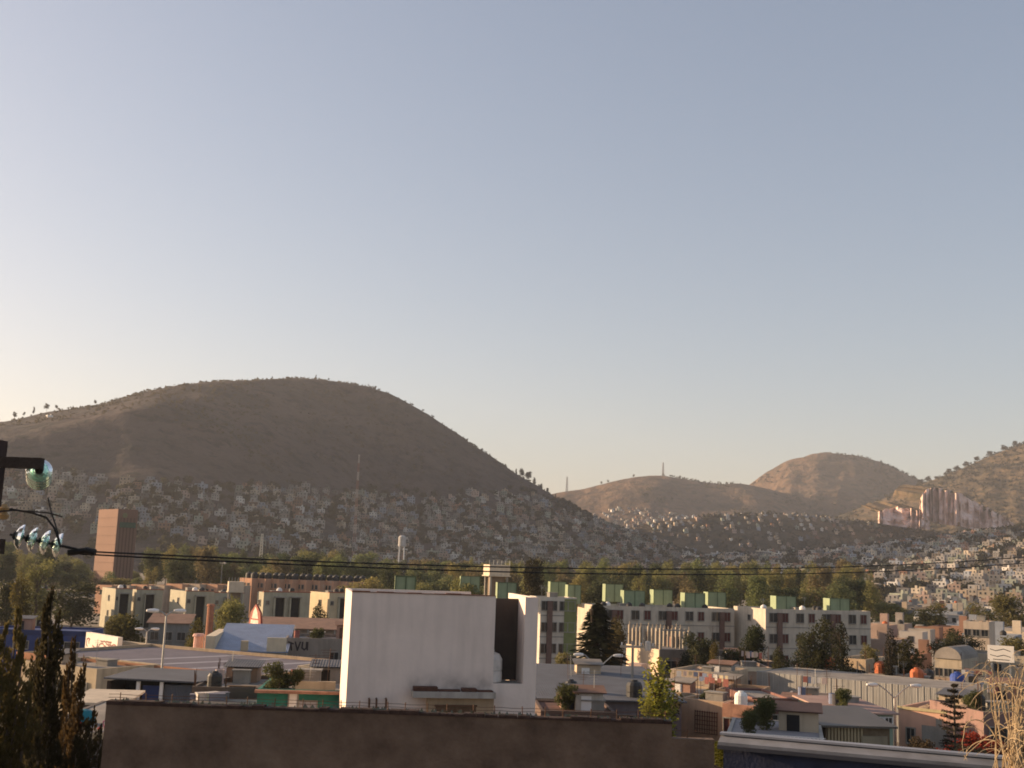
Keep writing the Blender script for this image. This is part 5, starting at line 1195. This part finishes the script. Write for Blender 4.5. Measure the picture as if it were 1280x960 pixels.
n4 = add_grid(hillB, 1950, 2450, 12, 13, 5, lambda px, py, X, Y: 660 < px < 880 and py > 628+(px-740)*.12 and rnd.random() < .8, jit=5)
print('hillside', n1, n2, n3, n4)
cand.sort(key=lambda c: -1/c[1] if (0 < c[3] < 1280 and c[4] < interp(tl, c[3])+4) else 1)
NI = 300-count-30
def vpos(f): return 'low on' if f < .33 else 'midway up' if f < .66 else 'high on'
def hzone(px, Y):
    if Y > 1900: return 'the far ridge with masts'
    if Y > 1560: return 'the dark mound'
    if px > 850: return 'the right slope '+('by the right edge' if px > 1200 else 'under the pink cliff' if px > 1120 else 'over the rightmost block' if px > 980 else 'beside the rounded hill')
    return 'the rounded hill '+('left of the tower' if px < 115 else 'behind the tower' if px < 190 else 'left of the short mast' if px < 330 else 'left of the red-white mast' if px < 440 else 'right of the red-white mast' if px < 510 else 'over the white building' if px < 620 else 'at its right end')
st = MB()
VIV = 0
for i, (X, Y, zz, px, py, t_) in enumerate(cand):
    v_ = rnd.choice(range(12)); f_ = FARV[v_][0]; nm, cc = rnd.choice(PAL); q_ = rnd.uniform(.5,1.0)*(.95 if px < 850 and Y < 1500 else 1.35); cc = tuple(k*q_ for k in cc); rot = t_+rnd.choice([0, 0, .15, -.2])  # wall colours lifted on sunlit slopes, kept darker on the shaded hill
    sc = rnd.uniform(.6, .98)*(.78 if Y > 1500 else 1)
    if i < NI:
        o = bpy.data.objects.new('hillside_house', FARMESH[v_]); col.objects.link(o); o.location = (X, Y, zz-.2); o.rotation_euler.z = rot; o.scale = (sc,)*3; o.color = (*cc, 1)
        hz = hzone(px, Y); f = (zz/90)
        tag(o, '%s %s house %s %s' % (nm, FORMS[f_], vpos(f), hz), 'house', 'houses on '+hz)
    else:
        c_, s_ = math.cos(rot)*sc, math.sin(rot)*sc; b = FARV[v_][1]
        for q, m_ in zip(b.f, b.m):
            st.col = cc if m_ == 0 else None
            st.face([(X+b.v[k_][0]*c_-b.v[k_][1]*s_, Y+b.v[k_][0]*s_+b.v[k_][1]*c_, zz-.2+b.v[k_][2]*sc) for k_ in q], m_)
WC = mat('painted_hillside_wall', (1,1,1), .9, .3, .2); t_ = WC.node_tree; at_ = t_.nodes.new('ShaderNodeAttribute'); at_.attribute_name = 'paint'
mx = t_.nodes.new('ShaderNodeMix'); mx.data_type = 'RGBA'; mx.blend_type = 'MULTIPLY'; mx.inputs[0].default_value = 1
bs = t_.nodes['Principled BSDF']; src = bs.inputs['Base Color'].links[0].from_socket; t_.links.new(src, mx.inputs[6]); t_.links.new(at_.outputs['Color'], mx.inputs[7]); t_.links.new(mx.outputs[2], bs.inputs['Base Color'])
stuff(st.build('hillside_houses', [WC, ROOFC, GLASS, RUST]), 'countless tiny flat-roofed houses covering the hillsides', 'houses')

# scrub and trees scattered through the hillside settlement and slopes
def scatter(name, pts, label, cat, c, seed, size=(1.5, 4), per=16):
    rr = random.Random(seed); b = MB()
    for (X, Y, zz) in pts:
        s_ = rr.uniform(*size)
        for k_ in range(per):
            d = Vector((rr.gauss(0,1), rr.gauss(0,1), rr.gauss(0,1))).normalized()*s_*rr.random()**.5; p = Vector((X, Y, zz+s_*.7))+Vector((d.x, d.y, d.z*.75))
            a = Vector((rr.uniform(-1,1), rr.uniform(-1,1), rr.uniform(-1,1))).normalized()*s_*.42; e = a.orthogonal()*.8; b.face((p-a, p-e, p+a, p+e))
    o = b.build(name, leaf('green', (1,1,1)), None, color=c); return stuff(o, label, cat)
pts = []
for _ in range(60000):
    X = rnd.uniform(-620, 900); Y = rnd.uniform(600, 1500); zz = gz(X, Y)
    if zz < 1: continue
    px, py = proj((X, Y, zz)); 
    if not (-20 < px < 1300): continue
    if px < 850 and py < interp(lim, px)-4: continue
    if ns(X, Y, .02) < .05 and rnd.random() < .8: continue
    if px > 900 and rnd.random() < .6: continue
    pts.append((X, Y, zz))
    if len(pts) > 2700: break
scatter('hillside_trees', pts, 'dark trees scattered between the hillside houses', 'trees', (.05,.048,.026), 3, (1.8, 4.6), 26)
pts = []
for _ in range(60000):
    X = rnd.uniform(-900, 500); Y = rnd.uniform(1050, 1500); zz = hillA.z(X, Y)
    if zz < 1: continue
    px, py = proj((X, Y, zz))
    if not (-20 < px < 760) or py > interp(lim, px)+4: continue
    if ns(X, Y, .01) < -.1 and rnd.random() < .7: continue
    pts.append((X, Y, zz-.6))
    if len(pts) > 3000: break
scatter('hillside_scrub', pts, 'low scrub dotting the bare upper part of the rounded hill', 'scrub', (.075,.06,.035), 4, (.9, 2.4), 9)
pts = []
for _ in range(80000):
    X = rnd.uniform(300, 1500); Y = rnd.uniform(1500, 3000); zz = gz(X, Y)
    if zz < 6: continue
    px, py = proj((X, Y, zz))
    if not (700 < px < 1300): continue
    f = ns(X, Y, .006)
    if (px < 1100 and Y > 1800 and (f < .12 or rnd.random() < .55)): continue
    if f < -.12: continue
    pts.append((X, Y, zz-.8))
    if len(pts) > 3800: break
scatter('far_scrub', pts, 'dark shrubs in patches on the far hills and around the cliff', 'scrub', (.06,.055,.03), 5, (2, 5), 9)
# lone trees along the crests
for i, (px, h_) in enumerate(((3,5),(22,8),(34,5),(46,8),(62,9),(74,6),(95,3),(122,6),(342,3),(396,6),(412,4),(483,5),(556,4),(612,5),(632,6),(645,9),(652,14),(660,16),(668,13),(676,9),(684,8),(694,7),(705,8),(720,7))):
    d = ray(px, 480); X = None
    u = interp([(a[0], ray(*a).x) for a in smooth_tab([(0,527),(125,505),(320,474),(450,484),(530,520),(610,570),(690,620),(740,648)])], px); Y = interp(hillA.Yc, u)-2; zz = hillA.z(u*Y, Y)
    tree('crest_tree', (u*Y, Y-8, zz-1), h_, .9, 'round' if i % 3 else 'tall', 1+i % 6, ('tiny dark tree, %s from the left on the sunlit hill crest' % ['first','second','third','fourth','fifth','sixth','seventh','eighth'][i]) if i < 8 else ('tiny tree on the skyline near the top of the rounded hill' if i < 12 else 'dark tree in the clump where the rounded hill ridge drops to the right'), None if i < 8 else ('trees along the top of the rounded hill' if i < 12 else 'trees on the right ridge of the rounded hill'), (.04,.036,.022))
for i, px in enumerate((752, 760, 792, 850)):
    u = ray(px, 600).x; Y = 2690; tree('crest_tree', (u*Y, Y, hillB.z(u*Y, Y)-1), 9, 1, 'round', i+1, 'tiny dark tree on the skyline of the far ridge with masts, %s from the left' % ['first','second','third','fourth'][i], None, (.04,.036,.022))
for i, px in enumerate((1150, 1160, 1186, 1196, 1208, 1222, 1238, 1256, 1270)):
    u = ray(px, 590).x; Y = 2296; tree('crest_tree', (u*Y, Y, hillD.z(u*Y, Y)-2), 14, 1.5, 'round', i % 6+1, 'dark tree on the skyline of the right-hand hill, %s from the left' % ['first','second','third','fourth','fifth','sixth','seventh','eighth','ninth'][i], None, (.045,.04,.024))
# small lit white houses on the hill
for (px, py, Y, lb) in ((60,538,1400,'lone bright white house high on the sunlit left shoulder of the hill'),):
    p = at(px, py, Y); zz = hillA.z(p.x, Y)
    # walk down the slope until the surface meets the line of sight
    for Yt in range(1100, 1480, 4):
        q = at(px, py, Yt)
        if hillA.z(q.x, Yt) >= q.z: break
    o = bpy.data.objects.new('hillside_house', FARMESH[1]); col.objects.link(o); o.location = (q.x, Yt, hillA.z(q.x, Yt)); o.rotation_euler.z = R(-40); o.scale = (.6,)*3; o.color = (.9,.87,.82,1); tag(o, lb, 'house')

# ------------------------------------------------------------------ haze
b = MB(); b.box(-6600, 6600, -420, 6600, -1, 420); hz = b.build('haze', [])
HMt = bpy.data.materials.new('haze_air'); HMt.use_nodes = True; t_ = HMt.node_tree; t_.nodes.remove(t_.nodes['Principled BSDF'])
pv_ = t_.nodes.new('ShaderNodeVolumePrincipled'); pv_.inputs['Color'].default_value = (.8, .84, .92, 1); pv_.inputs['Density'].default_value = .00010; pv_.inputs['Anisotropy'].default_value = .2
t_.links.new(pv_.outputs[0], t_.nodes['Material Output'].inputs['Volume']); hz.data.materials.append(HMt)
stuff(hz, 'thin pale evening haze filling the valley air', 'haze')
